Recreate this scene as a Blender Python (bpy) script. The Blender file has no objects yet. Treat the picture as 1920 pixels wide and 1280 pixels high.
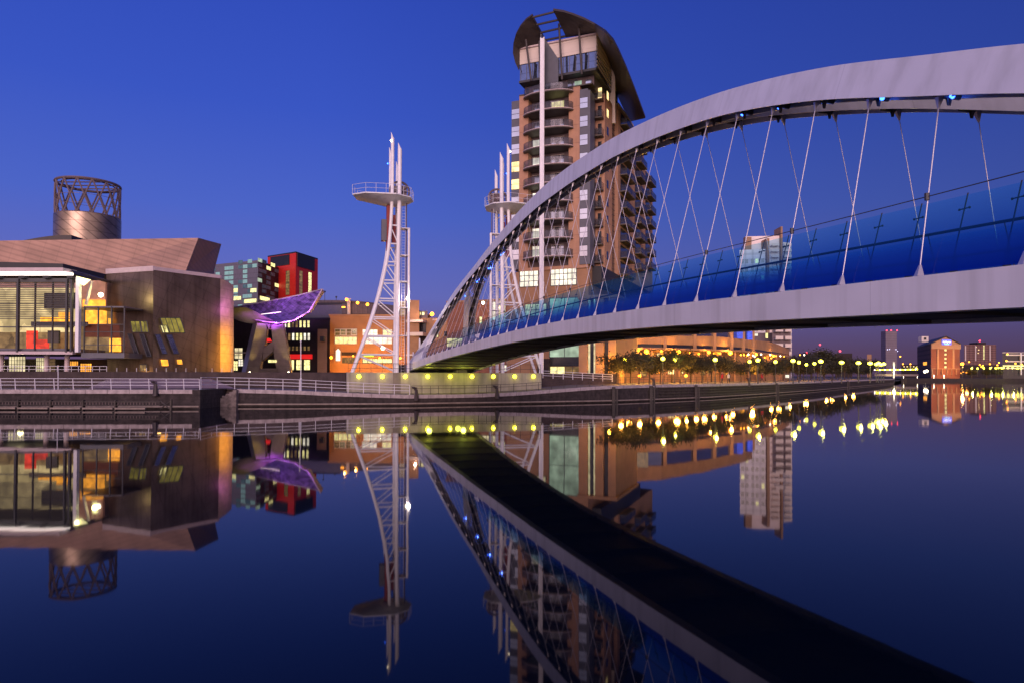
import bpy, math, random
from mathutils import Vector, Matrix
random.seed(7)
R = math.radians
scene = bpy.context.scene
# ------------------------------------------------------------------ camera
FPX, CH, PITCH, ROLL, SHIFT = 1280.0, 3.3, R(.8), R(.2), 44.1
_F = Vector((0, math.cos(PITCH), math.sin(PITCH)))
_u = Vector((0, -math.sin(PITCH), math.cos(PITCH)))
_r = Vector((1, 0, 0))
_R = _r*math.cos(ROLL)+_u*math.sin(ROLL)
_U = _u*math.cos(ROLL)-_r*math.sin(ROLL)
cd = bpy.data.cameras.new('camera'); cam = bpy.data.objects.new('camera', cd)
scene.collection.objects.link(cam); scene.camera = cam
cam.matrix_world = Matrix(((_R.x, _U.x, -_F.x, 0), (_R.y, _U.y, -_F.y, 0), (_R.z, _U.z, -_F.z, CH), (0, 0, 0, 1)))
cd.sensor_width = 36; cd.lens = 24; cd.shift_y = SHIFT/1920; cd.clip_start = .1; cd.clip_end = 12000
# ------------------------------------------------------------------ exposure
scene.view_settings.view_transform = 'Standard'; scene.view_settings.look = 'None'
scene.view_settings.exposure = 0; scene.view_settings.gamma = 1
# ------------------------------------------------------------------ dusk sky
world = bpy.data.worlds.new('World'); scene.world = world; world.use_nodes = True
wt = world.node_tree; wt.nodes.clear()
def wn(t, **k):
    n = wt.nodes.new(t)
    for a, b in k.items(): setattr(n, a, b)
    return n
tc = wn('ShaderNodeTexCoord'); sep = wn('ShaderNodeSeparateXYZ'); wt.links.new(tc.outputs['Generated'], sep.inputs[0])
def ramp(tree, stops):
    n = tree.nodes.new('ShaderNodeValToRGB'); e = n.color_ramp.elements
    while len(e) > 1: e.remove(e[-1])
    e[0].position = stops[0][0]; e[0].color = (*stops[0][1], 1)
    for p, c in stops[1:]:
        q = e.new(p); q.color = (*c, 1)
    return n
front = ramp(wt, [(0, (.105, .060, .125)), (.03, (.112, .068, .15)), (.06, (.118, .088, .24)), (.11, (.108, .122, .40)), (.22, (.060, .106, .46)), (.35, (.034, .076, .44)), (.52, (.022, .054, .38)), (.8, (.012, .035, .28)), (1, (.01, .03, .25))])
back = ramp(wt, [(0, (1.05, .60, .48)), (.1, (1.12, .74, .70)), (.25, (.95, .76, .92)), (.5, (.34, .36, .68)), (1, (.01, .03, .25))])
mx = wn('ShaderNodeMix', data_type='RGBA')
mr = wn('ShaderNodeMapRange'); mr.inputs[1].default_value = .05; mr.inputs[2].default_value = -.75; mr.interpolation_type = 'SMOOTHSTEP'
wt.links.new(sep.outputs['Z'], front.inputs[0]); wt.links.new(sep.outputs['Z'], back.inputs[0])
wt.links.new(sep.outputs['Y'], mr.inputs[0]); wt.links.new(mr.outputs[0], mx.inputs['Factor'])
mr2 = wn('ShaderNodeMapRange'); mr2.inputs[1].default_value = -.25; mr2.inputs[2].default_value = .62; mr2.inputs[3].default_value = 1.1; mr2.inputs[4].default_value = .66
wt.links.new(sep.outputs['X'], mr2.inputs[0])
vm = wn('ShaderNodeVectorMath', operation='SCALE'); wt.links.new(front.outputs[0], vm.inputs[0]); wt.links.new(mr2.outputs[0], vm.inputs['Scale'])
wt.links.new(vm.outputs[0], mx.inputs['A']); wt.links.new(back.outputs[0], mx.inputs['B'])
bg = wn('ShaderNodeBackground'); bg.inputs[1].default_value = 1.12; wt.links.new(mx.outputs['Result'], bg.inputs[0])
wo = wn('ShaderNodeOutputWorld'); wt.links.new(bg.outputs[0], wo.inputs[0])
# soft afterglow from the sunset behind the camera
sd = bpy.data.lights.new('afterglow', 'SUN'); sd.energy = 2.35; sd.angle = R(40); sd.color = (1, .68, .64)
so = bpy.data.objects.new('afterglow', sd); scene.collection.objects.link(so)
so.rotation_euler = Vector((.14, .97, -.2)).to_track_quat('-Z', 'Y').to_euler()
scene.cycles.max_bounces = 6; scene.cycles.transparent_max_bounces = 16
scene.cycles.sample_clamp_indirect = 4.0
# ------------------------------------------------------------------ helpers
def ray(px, py): return _F+_R*((px-960)/FPX)+_U*((640+SHIFT-py)/FPX)
def at(px, py, Y):
    d = ray(px, py); q = d*(Y/d.y); q.z += CH; return q
def at_z(px, py, z):
    d = ray(px, py); t = (z-CH)/d.z; q = d*t; q.z += CH; return q
def gx(px, Y, z=3.3):                      # world X of a pixel column at depth Y
    return at(px, 702, Y).x
col = scene.collection
def tag(o, label=None, cat=None, group=None, kind=None):
    if label: o['label'] = label
    if cat: o['category'] = cat
    if group: o['group'] = group
    if kind: o['kind'] = kind
    return o
def thing(name, label, cat, loc=(0, 0, 0), rz=0, group=None):
    o = bpy.data.objects.new(name, None); col.objects.link(o)
    o.location = loc; o.rotation_euler = (0, 0, rz); o.empty_display_size = .5
    return tag(o, label, cat, group)
def rootmat(o):
    m = Matrix.Identity(4)
    while o is not None:
        m = (Matrix.Translation(o.location) @ o.rotation_euler.to_matrix().to_4x4()) @ m; o = o.parent
    return m
class MB:
    def __init__(s, M=None): s.v = []; s.f = []; s.M = M; s.c = []
    def add(s, vs, fs, flip=False):
        b = len(s.v)
        s.v += [(s.M @ Vector(p)) if s.M else Vector(p) for p in vs]
        s.f += [tuple(b+i for i in f) for f in fs]; return s
    def box(s, x0, x1, y0, y1, z0, z1):
        return s.add([(x0, y0, z0), (x1, y0, z0), (x1, y1, z0), (x0, y1, z0), (x0, y0, z1), (x1, y0, z1), (x1, y1, z1), (x0, y1, z1)],
                     [(0, 3, 2, 1), (4, 5, 6, 7), (0, 1, 5, 4), (1, 2, 6, 5), (2, 3, 7, 6), (3, 0, 4, 7)])
    def prism(s, poly, z0, z1):            # polygon in xy
        n = len(poly)
        return s.add([(p[0], p[1], z0) for p in poly]+[(p[0], p[1], z1) for p in poly],
                     [tuple(range(n))[::-1], tuple(range(n, 2*n))]+[(i, (i+1) % n, n+(i+1) % n, n+i) for i in range(n)])
    def slab(s, pts, d):                   # arbitrary planar polygon in 3d, given a thickness vector
        n = len(pts); d = Vector(d); P = [Vector(p) for p in pts]
        return s.add(P+[p+d for p in P], [tuple(range(n)), tuple(range(n, 2*n))[::-1]]+[(i, n+i, n+(i+1) % n, (i+1) % n) for i in range(n)])
    def tube(s, p0, p1, r, r1=None, n=6, cap=True):
        p0 = Vector(p0); p1 = Vector(p1); r1 = r if r1 is None else r1
        d = (p1-p0)
        if d.length < 1e-6: return s
        d.normalize(); a = d.orthogonal().normalized(); b = d.cross(a)
        vs = [p+(a*math.cos(2*math.pi*i/n)+b*math.sin(2*math.pi*i/n))*q for p, q in ((p0, r), (p1, r1)) for i in range(n)]
        fs = [(i, (i+1) % n, n+(i+1) % n, n+i) for i in range(n)]
        if cap: fs += [tuple(range(n))[::-1], tuple(range(n, 2*n))]
        return s.add(vs, fs)
    def path(s, pts, r, n=6):
        for a, b in zip(pts, pts[1:]): s.tube(a, b, r, n=n)
        return s
    def curve(s, pts, rs, n=10):           # smooth continuous tube
        P = [Vector(p) for p in pts]; vs = []; fs = []; a0 = None
        for i, p in enumerate(P):
            d = (P[min(i+1, len(P)-1)]-P[max(i-1, 0)]).normalized()
            if a0 is None: a0 = d.orthogonal().normalized()
            a0 = (a0-d*a0.dot(d)).normalized(); b = d.cross(a0); r = rs[i] if isinstance(rs, (list, tuple)) else rs
            vs += [p+(a0*math.cos(2*math.pi*k/n)+b*math.sin(2*math.pi*k/n))*r for k in range(n)]
        for i in range(len(P)-1):
            fs += [(i*n+k, i*n+(k+1) % n, (i+1)*n+(k+1) % n, (i+1)*n+k) for k in range(n)]
        fs += [tuple(range(n))[::-1], tuple(range((len(P)-1)*n, len(P)*n))]
        return s.add(vs, fs)
    def sphere(s, c, r, n=10, m=6, sz=1):
        c = Vector(c); vs = [c+Vector((0, 0, -r*sz))]
        for j in range(1, m):
            t = -math.pi/2+math.pi*j/m
            vs += [c+Vector((r*math.cos(t)*math.cos(2*math.pi*i/n), r*math.cos(t)*math.sin(2*math.pi*i/n), r*math.sin(t)*sz)) for i in range(n)]
        vs.append(c+Vector((0, 0, r*sz))); fs = []
        for i in range(n):
            fs.append((0, 1+(i+1) % n, 1+i))
            for j in range(m-2): fs.append((1+j*n+i, 1+j*n+(i+1) % n, 1+(j+1)*n+(i+1) % n, 1+(j+1)*n+i))
            fs.append((1+(m-2)*n+i, 1+(m-2)*n+(i+1) % n, len(vs)-1))
        return s.add(vs, fs)
    def grid(s, rows, close=False):        # rows of points
        n = len(rows[0]); vs = [p for r in rows for p in r]; fs = []
        for j in range(len(rows)-1):
            for i in range(n-1): fs.append((j*n+i, j*n+i+1, (j+1)*n+i+1, (j+1)*n+i))
        if close:
            fs.append(tuple(range(n-1))); k = (len(rows)-1)*n; fs.append(tuple(range(k, k+n-1))[::-1])
        return s.add(vs, fs)
    def build(s, name, m, parent=None, smooth=False, colors=None):
        if not s.f: return None
        me = bpy.data.meshes.new(name)
        V = s.v
        if parent is not None:
            inv = rootmat(parent).inverted(); V = [inv @ p for p in V]
        me.from_pydata([tuple(p) for p in V], [], s.f)
        for x in (m if isinstance(m, (list, tuple)) else [m]): me.materials.append(x)
        if colors:
            a = me.color_attributes.new('tint', 'FLOAT_COLOR', 'POINT')
            for i, c in enumerate(colors): a.data[i].color = (*c, 1)
        import bmesh
        bm = bmesh.new(); bm.from_mesh(me); bmesh.ops.recalc_face_normals(bm, faces=bm.faces); bm.to_mesh(me); bm.free()
        if smooth:
            for p in me.polygons: p.use_smooth = True
            try: me.set_sharp_from_angle(angle=R(40))
            except Exception: pass
        o = bpy.data.objects.new(name, me); col.objects.link(o); o.parent = parent
        return o
def kids(o): return [c for c in bpy.data.objects if c.parent == o]
def copy_tree(o, parent=None):
    c = o.copy(); col.objects.link(c); c.parent = parent
    for ch in kids(o): copy_tree(ch, c)
    return c
def bulb(loc, power, color, r=.15, name='lamp_light', parent=None):
    l = bpy.data.lights.new(name, 'POINT'); l.energy = power; l.color = color; l.shadow_soft_size = r
    o = bpy.data.objects.new(name, l); col.objects.link(o)
    o.location = (rootmat(parent).inverted() @ Vector(loc)) if parent else loc
    o.parent = parent; return o
def spot(loc, to, power, color, size=70, blend=.6, r=.2, name='floodlight_beam', parent=None):
    l = bpy.data.lights.new(name, 'SPOT'); l.energy = power; l.color = color; l.spot_size = R(size); l.spot_blend = blend; l.shadow_soft_size = r
    o = bpy.data.objects.new(name, l); col.objects.link(o); o.location = loc
    o.rotation_euler = (Vector(to)-Vector(loc)).to_track_quat('-Z', 'Y').to_euler(); return o
ORD = ['leftmost', 'second', 'third', 'fourth', 'fifth', 'sixth', 'seventh', 'eighth', 'ninth', 'tenth', 'eleventh', 'twelfth', 'thirteenth', 'fourteenth', 'fifteenth', 'sixteenth', 'seventeenth', 'eighteenth', 'nineteenth', 'twentieth', 'twenty-first', 'twenty-second', 'twenty-third', 'twenty-fourth', 'twenty-fifth', 'twenty-sixth', 'twenty-seventh', 'twenty-eighth', 'twenty-ninth', 'thirtieth', 'thirty-first', 'thirty-second', 'thirty-third', 'thirty-fourth', 'thirty-fifth', 'thirty-sixth', 'thirty-seventh', 'thirty-eighth', 'thirty-ninth', 'fortieth']
# ------------------------------------------------------------------ materials
def mat(name, c, rough=.6, metal=0, noise=.12, scale=1.5, emit=None, es=1, bump=0, lines=None, diag=None, spec=.5, streak=0, trans=0):
    m = bpy.data.materials.new(name); m.use_nodes = True; t = m.node_tree; b = t.nodes['Principled BSDF']
    b.inputs['Roughness'].default_value = rough; b.inputs['Metallic'].default_value = metal; b.inputs['Specular IOR Level'].default_value = spec
    co = t.nodes.new('ShaderNodeTexCoord'); L = t.links
    nz = t.nodes.new('ShaderNodeTexNoise'); nz.inputs['Scale'].default_value = scale; nz.inputs['Detail'].default_value = 6
    L.new(co.outputs['Object'], nz.inputs['Vector'])
    def mixc(a, fac, bcol):
        x = t.nodes.new('ShaderNodeMix'); x.data_type = 'RGBA'; x.blend_type = 'MULTIPLY'
        L.new(a, x.inputs['A']) if not isinstance(a, tuple) else setattr(x.inputs['A'], 'default_value', (*a, 1))
        x.inputs['B'].default_value = (*bcol, 1); L.new(fac, x.inputs['Factor']); return x.outputs['Result']
    rp = t.nodes.new('ShaderNodeMapRange'); rp.inputs[1].default_value = .3; rp.inputs[2].default_value = .7; rp.inputs[3].default_value = 0; rp.inputs[4].default_value = 1
    L.new(nz.outputs['Fac'], rp.inputs[0])
    k = 1-noise*2; out = mixc(c, rp.outputs[0], (k, k, k))
    if streak:
        mp = t.nodes.new('ShaderNodeMapping'); mp.inputs['Scale'].default_value = (2.2, 2.2, .12); L.new(co.outputs['Object'], mp.inputs[0])
        n2 = t.nodes.new('ShaderNodeTexNoise'); n2.inputs['Scale'].default_value = 1; n2.inputs['Detail'].default_value = 4; L.new(mp.outputs[0], n2.inputs['Vector'])
        r2 = t.nodes.new('ShaderNodeMapRange'); r2.inputs[1].default_value = .45; r2.inputs[2].default_value = .75; L.new(n2.outputs['Fac'], r2.inputs[0])
        k = 1-streak; out = mixc(out, r2.outputs[0], (k, k, k*.97))
    def lineset(vec, period, width, dark, out):
        a = t.nodes.new('ShaderNodeMath'); a.operation = 'DIVIDE'; L.new(vec, a.inputs[0]); a.inputs[1].default_value = period
        fr = t.nodes.new('ShaderNodeMath'); fr.operation = 'FRACT'; L.new(a.outputs[0], fr.inputs[0])
        lt = t.nodes.new('ShaderNodeMath'); lt.operation = 'LESS_THAN'; L.new(fr.outputs[0], lt.inputs[0]); lt.inputs[1].default_value = width/period
        return mixc(out, lt.outputs[0], (dark, dark, dark))
    if lines or diag:
        sp = t.nodes.new('ShaderNodeSeparateXYZ'); L.new(co.outputs['Object'], sp.inputs[0])
    for ln in (lines or []): out = lineset(sp.outputs[ln[0]], ln[1], ln[2], ln[3], out)
    if diag:                                # (kx, ky, kz, period, width, dark)
        for dg in diag:
            dp = t.nodes.new('ShaderNodeVectorMath'); dp.operation = 'DOT_PRODUCT'; L.new(co.outputs['Object'], dp.inputs[0]); dp.inputs[1].default_value = dg[:3]
            out = lineset(dp.outputs['Value'], dg[3], dg[4], dg[5], out)
    L.new(out, b.inputs['Base Color'])
    if emit:
        b.inputs['Emission Color'].default_value = (*emit, 1); b.inputs['Emission Strength'].default_value = es
    if bump:
        bn = t.nodes.new('ShaderNodeBump'); bn.inputs['Strength'].default_value = bump; bn.inputs['Distance'].default_value = .05
        L.new(nz.outputs['Fac'], bn.inputs['Height']); L.new(bn.outputs[0], b.inputs['Normal'])
    return m
def lit(name, c, es, noise=.35, scale=.9):     # a room seen through a lit window: uneven warm emission under glass
    m = bpy.data.materials.new(name); m.use_nodes = True; t = m.node_tree; b = t.nodes['Principled BSDF']; L = t.links; es *= 1.35
    b.inputs['Base Color'].default_value = (.02, .02, .02, 1); b.inputs['Roughness'].default_value = .15
    co = t.nodes.new('ShaderNodeTexCoord'); vo = t.nodes.new('ShaderNodeTexVoronoi'); vo.distance = 'CHEBYCHEV'; vo.inputs['Scale'].default_value = scale
    L.new(co.outputs['Object'], vo.inputs['Vector'])
    nz = t.nodes.new('ShaderNodeTexNoise'); nz.inputs['Scale'].default_value = scale*1.7; L.new(co.outputs['Object'], nz.inputs['Vector'])
    sp = t.nodes.new('ShaderNodeSeparateColor'); L.new(vo.outputs['Color'], sp.inputs[0])
    ad = t.nodes.new('ShaderNodeMath'); ad.operation = 'MULTIPLY_ADD'; L.new(sp.outputs[0], ad.inputs[0]); ad.inputs[1].default_value = noise; ad.inputs[2].default_value = 1-noise
    a2 = t.nodes.new('ShaderNodeMath'); a2.operation = 'MULTIPLY'; L.new(ad.outputs[0], a2.inputs[0]); L.new(nz.outputs['Fac'], a2.inputs[1])
    a3 = t.nodes.new('ShaderNodeMath'); a3.operation = 'MULTIPLY'; L.new(a2.outputs[0], a3.inputs[0]); a3.inputs[1].default_value = es*2
    b.inputs['Emission Color'].default_value = (*c, 1); L.new(a3.outputs[0], b.inputs['Emission Strength'])
    return m
def glow(name, c, es):
    m = bpy.data.materials.new(name); m.use_nodes = True; b = m.node_tree.nodes['Principled BSDF']
    b.inputs['Base Color'].default_value = (*c, 1); b.inputs['Emission Color'].default_value = (*c, 1); b.inputs['Emission Strength'].default_value = es
    return m
M = {}
M['white'] = mat('white_paint', (.79, .79, .83), .42, noise=.05, scale=.6, streak=.2, bump=.05, diag=[(-.262, .965, 0, 6.43, .03, .86)])
M['white2'] = mat('white_steel', (.86, .84, .88), .4, noise=.05, scale=2)
M['girder'] = mat('girder_paint', (.80, .79, .83), .4, noise=.07, scale=.5, streak=.22, bump=.05, diag=[(-.262, .965, 0, 4.286, .025, .86)])
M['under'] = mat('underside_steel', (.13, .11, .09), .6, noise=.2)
M['darksteel'] = mat('dark_steel', (.05, .05, .06), .5, noise=.1)
M['cable'] = mat('cable_steel', (.50, .48, .56), .35, metal=.3, noise=.03)
M['concrete'] = mat('concrete', (.40, .36, .30), .85, noise=.14, scale=.8, bump=.3, lines=[(0, 2.44, .03, .7)], streak=.3)
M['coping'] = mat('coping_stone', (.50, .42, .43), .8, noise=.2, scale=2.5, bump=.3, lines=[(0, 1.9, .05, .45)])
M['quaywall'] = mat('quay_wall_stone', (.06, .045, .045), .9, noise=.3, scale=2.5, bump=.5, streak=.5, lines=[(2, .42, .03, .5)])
M['timber'] = mat('wet_timber', (.055, .04, .035), .6, noise=.3, scale=3, streak=.3)
M['paletimber'] = mat('pale_timber', (.30, .24, .21), .7, noise=.2, scale=2)
M['paving'] = mat('paving', (.10, .075, .07), .75, noise=.2, scale=1.2, lines=[(0, 1.2, .03, .7), (1, 1.2, .03, .7)])
M['ground'] = mat('asphalt', (.05, .045, .045), .9, noise=.2, scale=.3)
M['retaining'] = mat('retaining_wall', (.075, .05, .05), .85, noise=.25, scale=1, streak=.2, lines=[(0, 3.1, .04, .6)])
M['rail'] = mat('railing_white', (.72, .70, .76), .4, noise=.03)
M['railing_dark'] = mat('railing_dark', (.045, .03, .03), .5, noise=.1)
M['steel'] = mat('steel_cladding', (.30, .215, .155), .34, metal=.85, noise=.25, scale=.3, streak=.35, diag=[(.35, .2, 1, 1.25, .1, .82), (.9, .45, -.35, 2.2, .1, .8)])
M['steelroof'] = mat('steel_roof_cladding', (.215, .125, .105), .42, metal=.5, noise=.2, scale=.3, diag=[(.25, .2, 1, .8, .28, .8), (1, .5, -.3, 2.4, .15, .88)])
M['steeldrum'] = mat('drum_cladding', (.36, .27, .21), .34, metal=.85, noise=.2, scale=.3, diag=[(.7, .3, .9, 1.9, .3, .6), (0, 0, 1, 2.2, .2, .7)])
M['lattice'] = mat('lattice_steel', (.20, .15, .16), .5, metal=.3, noise=.1)
M['parapet'] = mat('pale_parapet', (.62, .50, .52), .5, noise=.08)
M['brick'] = mat('terracotta_brick', (.50, .275, .175), .8, noise=.09, scale=.9, lines=[(2, 2.83, .06, .62), (2, .9, .02, .93)], streak=.08)
M['brick2'] = mat('sand_brick', (.40, .22, .12), .85, noise=.12, scale=.6, lines=[(2, 1.1, .03, .85)])
M['brickred'] = mat('red_brick', (.30, .12, .075), .85, noise=.14, scale=.8, lines=[(2, .6, .03, .8)])
M['brickdark'] = mat('dark_brick', (.035, .022, .022), .85, noise=.2)
M['render'] = mat('mauve_render', (.20, .15, .16), .8, noise=.1)
M['panel'] = mat('grey_panel', (.11, .11, .14), .45, noise=.08)
M['cream'] = mat('cream_panel', (.72, .62, .56), .55, noise=.05, scale=.5, lines=[(2, 1.5, .04, .75)])
M['roofdark'] = mat('roof_soffit', (.055, .042, .042), .55, noise=.1, scale=.4)
M['glassblue'] = mat('blue_glass', (.22, .26, .42), .1, metal=.85, noise=.1, lines=[(2, 1.4, .06, .3)])
M['glasspale'] = mat('pale_window_glass', (.80, .78, .85), .12, metal=.9, noise=.12, scale=.4)
M['glassdark'] = mat('dark_glass', (.03, .03, .04), .12, noise=.1, spec=.8)
M['balcony'] = mat('balcony_soffit', (.10, .085, .075), .6, noise=.15)
M['balrail'] = mat('balcony_glass', (.10, .10, .125), .2, metal=.4, noise=.15, lines=[(0, .5, .05, 1.9)])
_m = M['balrail']; _t = _m.node_tree; _o = _t.nodes['Material Output']; _tr = _t.nodes.new('ShaderNodeBsdfTransparent'); _tr.inputs[0].default_value = (.75, .78, .85, 1)
_mx = _t.nodes.new('ShaderNodeMixShader'); _mx.inputs[0].default_value = .45; _t.links.new(_tr.outputs[0], _mx.inputs[1]); _t.links.new(_t.nodes['Principled BSDF'].outputs[0], _mx.inputs[2]); _t.links.new(_mx.outputs[0], _o.inputs[0])
M['winwarm'] = lit('warm_window', (1, .72, .30), 1.6, .25)
M['winyellow'] = lit('yellow_window', (1, .88, .36), 1.15, .3)
M['winwhite'] = lit('white_window', (1, .90, .72), 1.05, .25, .35)
M['winorange'] = lit('orange_window', (1, .38, .03), 1.5, .35)
M['winred'] = lit('red_room', (1, .04, .015), .9, .5)
M['wingreen'] = lit('green_window', (.60, .80, .58), .50, .3, .4)
M['wincream'] = lit('cream_room', (.95, .80, .45), .8, .35, .5)
M['windim'] = lit('dim_room', (.62, .36, .13), .34, .6)
M['winblue'] = lit('blue_room', (.05, .12, 1), .8, .3)
M['sign_red'] = glow('red_sign', (.9, .02, .02), .7)
M['green_sign'] = glow('green_sign', (.35, 1, .05), 1.2)
M['tubewhite'] = glow('striplight_white', (1, .86, .80), 2.2)
M['lampyellow'] = glow('yellow_lamp', (1, .88, .03), 9)
M['lampgreen'] = glow('globe_lamp', (1, .92, .06), 9)
M['lampamber'] = glow('amber_lamp', (1, .33, .02), 7)
M['lampwhite'] = glow('white_lamp', (1, .82, .55), 12)
M['lampblue'] = glow('blue_lamp', (.03, .12, 1), 9)
M['lampred'] = glow('red_beacon', (1, .05, .08), 5)
M['redpaint'] = mat('red_cladding', (.62, .022, .015), .5, noise=.1)
M['black'] = mat('black_cladding', (.014, .014, .02), .5, noise=.1)
M['redpart'] = mat('counterweight_red', (.32, .03, .03), .5)
M['bark'] = mat('bark', (.10, .065, .04), .9, noise=.3, scale=6)
M['leaf'] = mat('autumn_leaves', (.085, .072, .02), .7, noise=.35, scale=3)
M['leafdark'] = mat('dark_leaves', (.055, .05, .018), .7, noise=.3, scale=3)
M['hazeb'] = mat('hazy_tower_glass', (.17, .13, .17), .5, noise=.1, scale=.05, lines=[(2, 8, 1.2, .7)])  # distance haze is mixed into the glass colour
M['skin'] = mat('skin', (.45, .26, .18), .6); M['clothred'] = mat('red_coat', (.55, .02, .02), .8); M['clothdark'] = mat('dark_trousers', (.03, .03, .05), .8); M['clothwhite'] = mat('pale_coat', (.6, .55, .5), .8)
# ================================================================== SETTING
def mesh_poly(name, pts, z, m, kind='structure', label=None, cat=None):
    mb = MB(); mb.add([(p[0], p[1], z if len(p) < 3 else p[2]) for p in pts], [tuple(range(len(pts)))])
    o = mb.build(name, m)
    for p in o.data.polygons:
        if p.normal.z < 0: o.data.flip_normals(); break
    return tag(o, label, cat, None, kind)
wm = bpy.data.materials.new('still_water'); wm.use_nodes = True; t = wm.node_tree; b = t.nodes['Principled BSDF']
b.inputs['Base Color'].default_value = (.0015, .004, .010, 1); b.inputs['Roughness'].default_value = .028; b.inputs['IOR'].default_value = 1.2
co = t.nodes.new('ShaderNodeTexCoord'); mp = t.nodes.new('ShaderNodeMapping'); mp.inputs['Scale'].default_value = (.5, .16, 1)
nz = t.nodes.new('ShaderNodeTexNoise'); nz.inputs['Scale'].default_value = .9; nz.inputs['Detail'].default_value = 3
bn = t.nodes.new('ShaderNodeBump'); bn.inputs['Strength'].default_value = .06; bn.inputs['Distance'].default_value = .05
t.links.new(co.outputs['Object'], mp.inputs[0]); t.links.new(mp.outputs[0], nz.inputs['Vector']); t.links.new(nz.outputs['Fac'], bn.inputs['Height']); t.links.new(bn.outputs[0], b.inputs['Normal'])
mesh_poly('water', [(-2500, -400), (2500, -400), (2500, 5000), (-2500, 5000)], 0, wm, label='still dark canal basin water mirroring the bridge and buildings', cat='water')
# quay edge: pixel column, depth, coping height
QE = [(-500, 56, 1.81), (-250, 59, 1.81), (0, 62.5, 1.81), (200, 63.3, 1.81), (372, 64.3, 1.81), (401, 68.6, 1.79), (445, 69.2, 1.76), (500, 69.6, 1.70), (564, 70, 1.6), (605, 70.5, 1.48), (651, 71, 1.37), (710, 71.6, 1.24), (767, 72.3, 1.15), (850, 74.5, 1.15), (905, 75.8, 1.2), (963, 77.2, 1.32), (1010, 78.6, 1.5), (1060, 80, 1.71), (1105, 81.5, 1.9), (1150, 83.2, 2.05), (1235, 89, 2.13), (1330, 98, 2.13), (1430, 117, 2.13), (1530, 150, 2.13), (1600, 200, 2.13), (1640, 240, 2.13), (1668, 280, 2.13), (1676, 300, 2.13)]
Q3 = [Vector((gx(a, b), b, c)) for a, b, c in QE]
def qn(i):                                  # inland direction along the quay
    d = (Q3[min(i+1, len(Q3)-1)]-Q3[max(i-1, 0)]); d.z = 0; d.normalize(); return Vector((-d.y, d.x, 0))
# ground: one sheet reaching the horizon behind the quay, with a far bank
gp = [(p.x+qn(i).x*.4, p.y+.5) for i, p in enumerate(Q3)]
far = [(gx(1684, 330), 330), (gx(1690, 420), 420), (gx(1700, 452), 452), (gx(1800, 455), 455), (gx(1925, 462), 462), (700, 480), (2400, 620)]
mesh_poly('ground', [(-2400, 50)]+gp+far+[(2400, 5000), (-2400, 5000)], 1.02, M['ground'])
# promenade paving that follows the coping height
rows = []
for i, p in enumerate(Q3):
    n = qn(i); w = 9 if p.y < 100 else 14
    rows.append([p+n*.55+Vector((0, 0, -.03)), p+n*w+Vector((0, 0, -.03))])
tag(MB().grid(rows).build('promenade', mat('promenade_paving', (.2, .16, .14), .75, noise=.2, scale=1.2, lines=[(0, 1.2, .03, .7), (1, 1.2, .03, .7)])), None, None, None, 'structure')
# right-hand ground (under the trees) and raised plaza on the left
rp = [Vector((gx(1100, 92), 92, 0))]+[Q3[i]+qn(i)*6 for i in range(20, 28)]
mesh_poly('paved_square', [(p.x, p.y) for p in rp]+[(gx(1690, 330), 330), (gx(1500, 460), 460), (gx(1000, 460), 460), (gx(1000, 120), 120)], 2.11, mat('pale_paving', (.24, .19, .15), .7, noise=.2, scale=1.2, lines=[(0, 1.2, .04, .7), (1, 1.2, .04, .7)]))
far_top = [(p[0], p[1]+1) for p in far[1:]]
mesh_poly('far_bank', [(far_top[0][0]-60, far_top[0][1])]+far_top+[(2400, 2500), (-800, 2500)], 1.9, M['ground'])
# coping stones, quay wall
def strip(name, m, z0f, z1f, d0, d1, i0, i1, label=None, cat=None, kind=None):
    rows = []
    for i in range(i0, i1):
        p = Q3[i]; n = qn(i); z0 = z0f(p.z); z1 = z1f(p.z)
        a = Vector((p.x, p.y, 0))
        rows.append([a+n*d0+Vector((0, 0, z0)), a+n*d0+Vector((0, 0, z1)), a+n*d1+Vector((0, 0, z1)), a+n*d1+Vector((0, 0, z0)), a+n*d0+Vector((0, 0, z0))])
    return tag(MB().grid(rows, True).build(name, m), label, cat, None, kind)
SEG = [(0, 5), (6, 28)]
wallroot = thing('quay_wall', 'long dark stone quay wall with pale coping running along the basin', 'quay wall', (Q3[12].x, Q3[12].y, 0))
for a, b_ in SEG:
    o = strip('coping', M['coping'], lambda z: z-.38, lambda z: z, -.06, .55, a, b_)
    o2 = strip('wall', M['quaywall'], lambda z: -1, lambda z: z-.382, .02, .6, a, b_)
    o3 = strip('kerb_beam', M['paletimber'], lambda z: .16, lambda z: .30, -.22, .018, a, b_)
    for q in (o, o2, o3):
        inv = rootmat(wallroot).inverted(); q.data.transform(inv); q.parent = wallroot
# recessed wall behind the steps
a = Q3[4]; b2 = Q3[6]
MB().slab([(a.x-.3, 70.1, -1), (b2.x+.3, 70.1, -1), (b2.x+.3, 70.1, 1.77), (a.x-.3, 70.1, 1.77)], (0, 1.0, 0)).build('recess_wall', mat('rubble_wall', (.17, .125, .12), .9, noise=.35, scale=4, bump=.8), wallroot)
MB().box(Q3[4].x-.5, Q3[4].x+.25, Q3[4].y-.15, 70.1, -1, 1.8).build('return_wall', M['quaywall'], wallroot)
# stone steps
prof = []; xr = at(446, 740, 69.0).x
for k in range(8): prof += [(xr-.36*k, 1.70-.2*k), (xr-.36*(k+1), 1.70-.2*k)]
prof += [(xr-.36*8, -.4), (xr, -.4)]
mb = MB().slab([(x_, 68.6, z_) for x_, z_ in prof], (0, 1.45, 0))
tag(mb.build('stone_steps', mat('step_stone', (.27, .215, .20), .85, noise=.3, scale=3, bump=.5)), 'pale worn stone steps descending the quay wall towards the water', 'steps')
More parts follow.
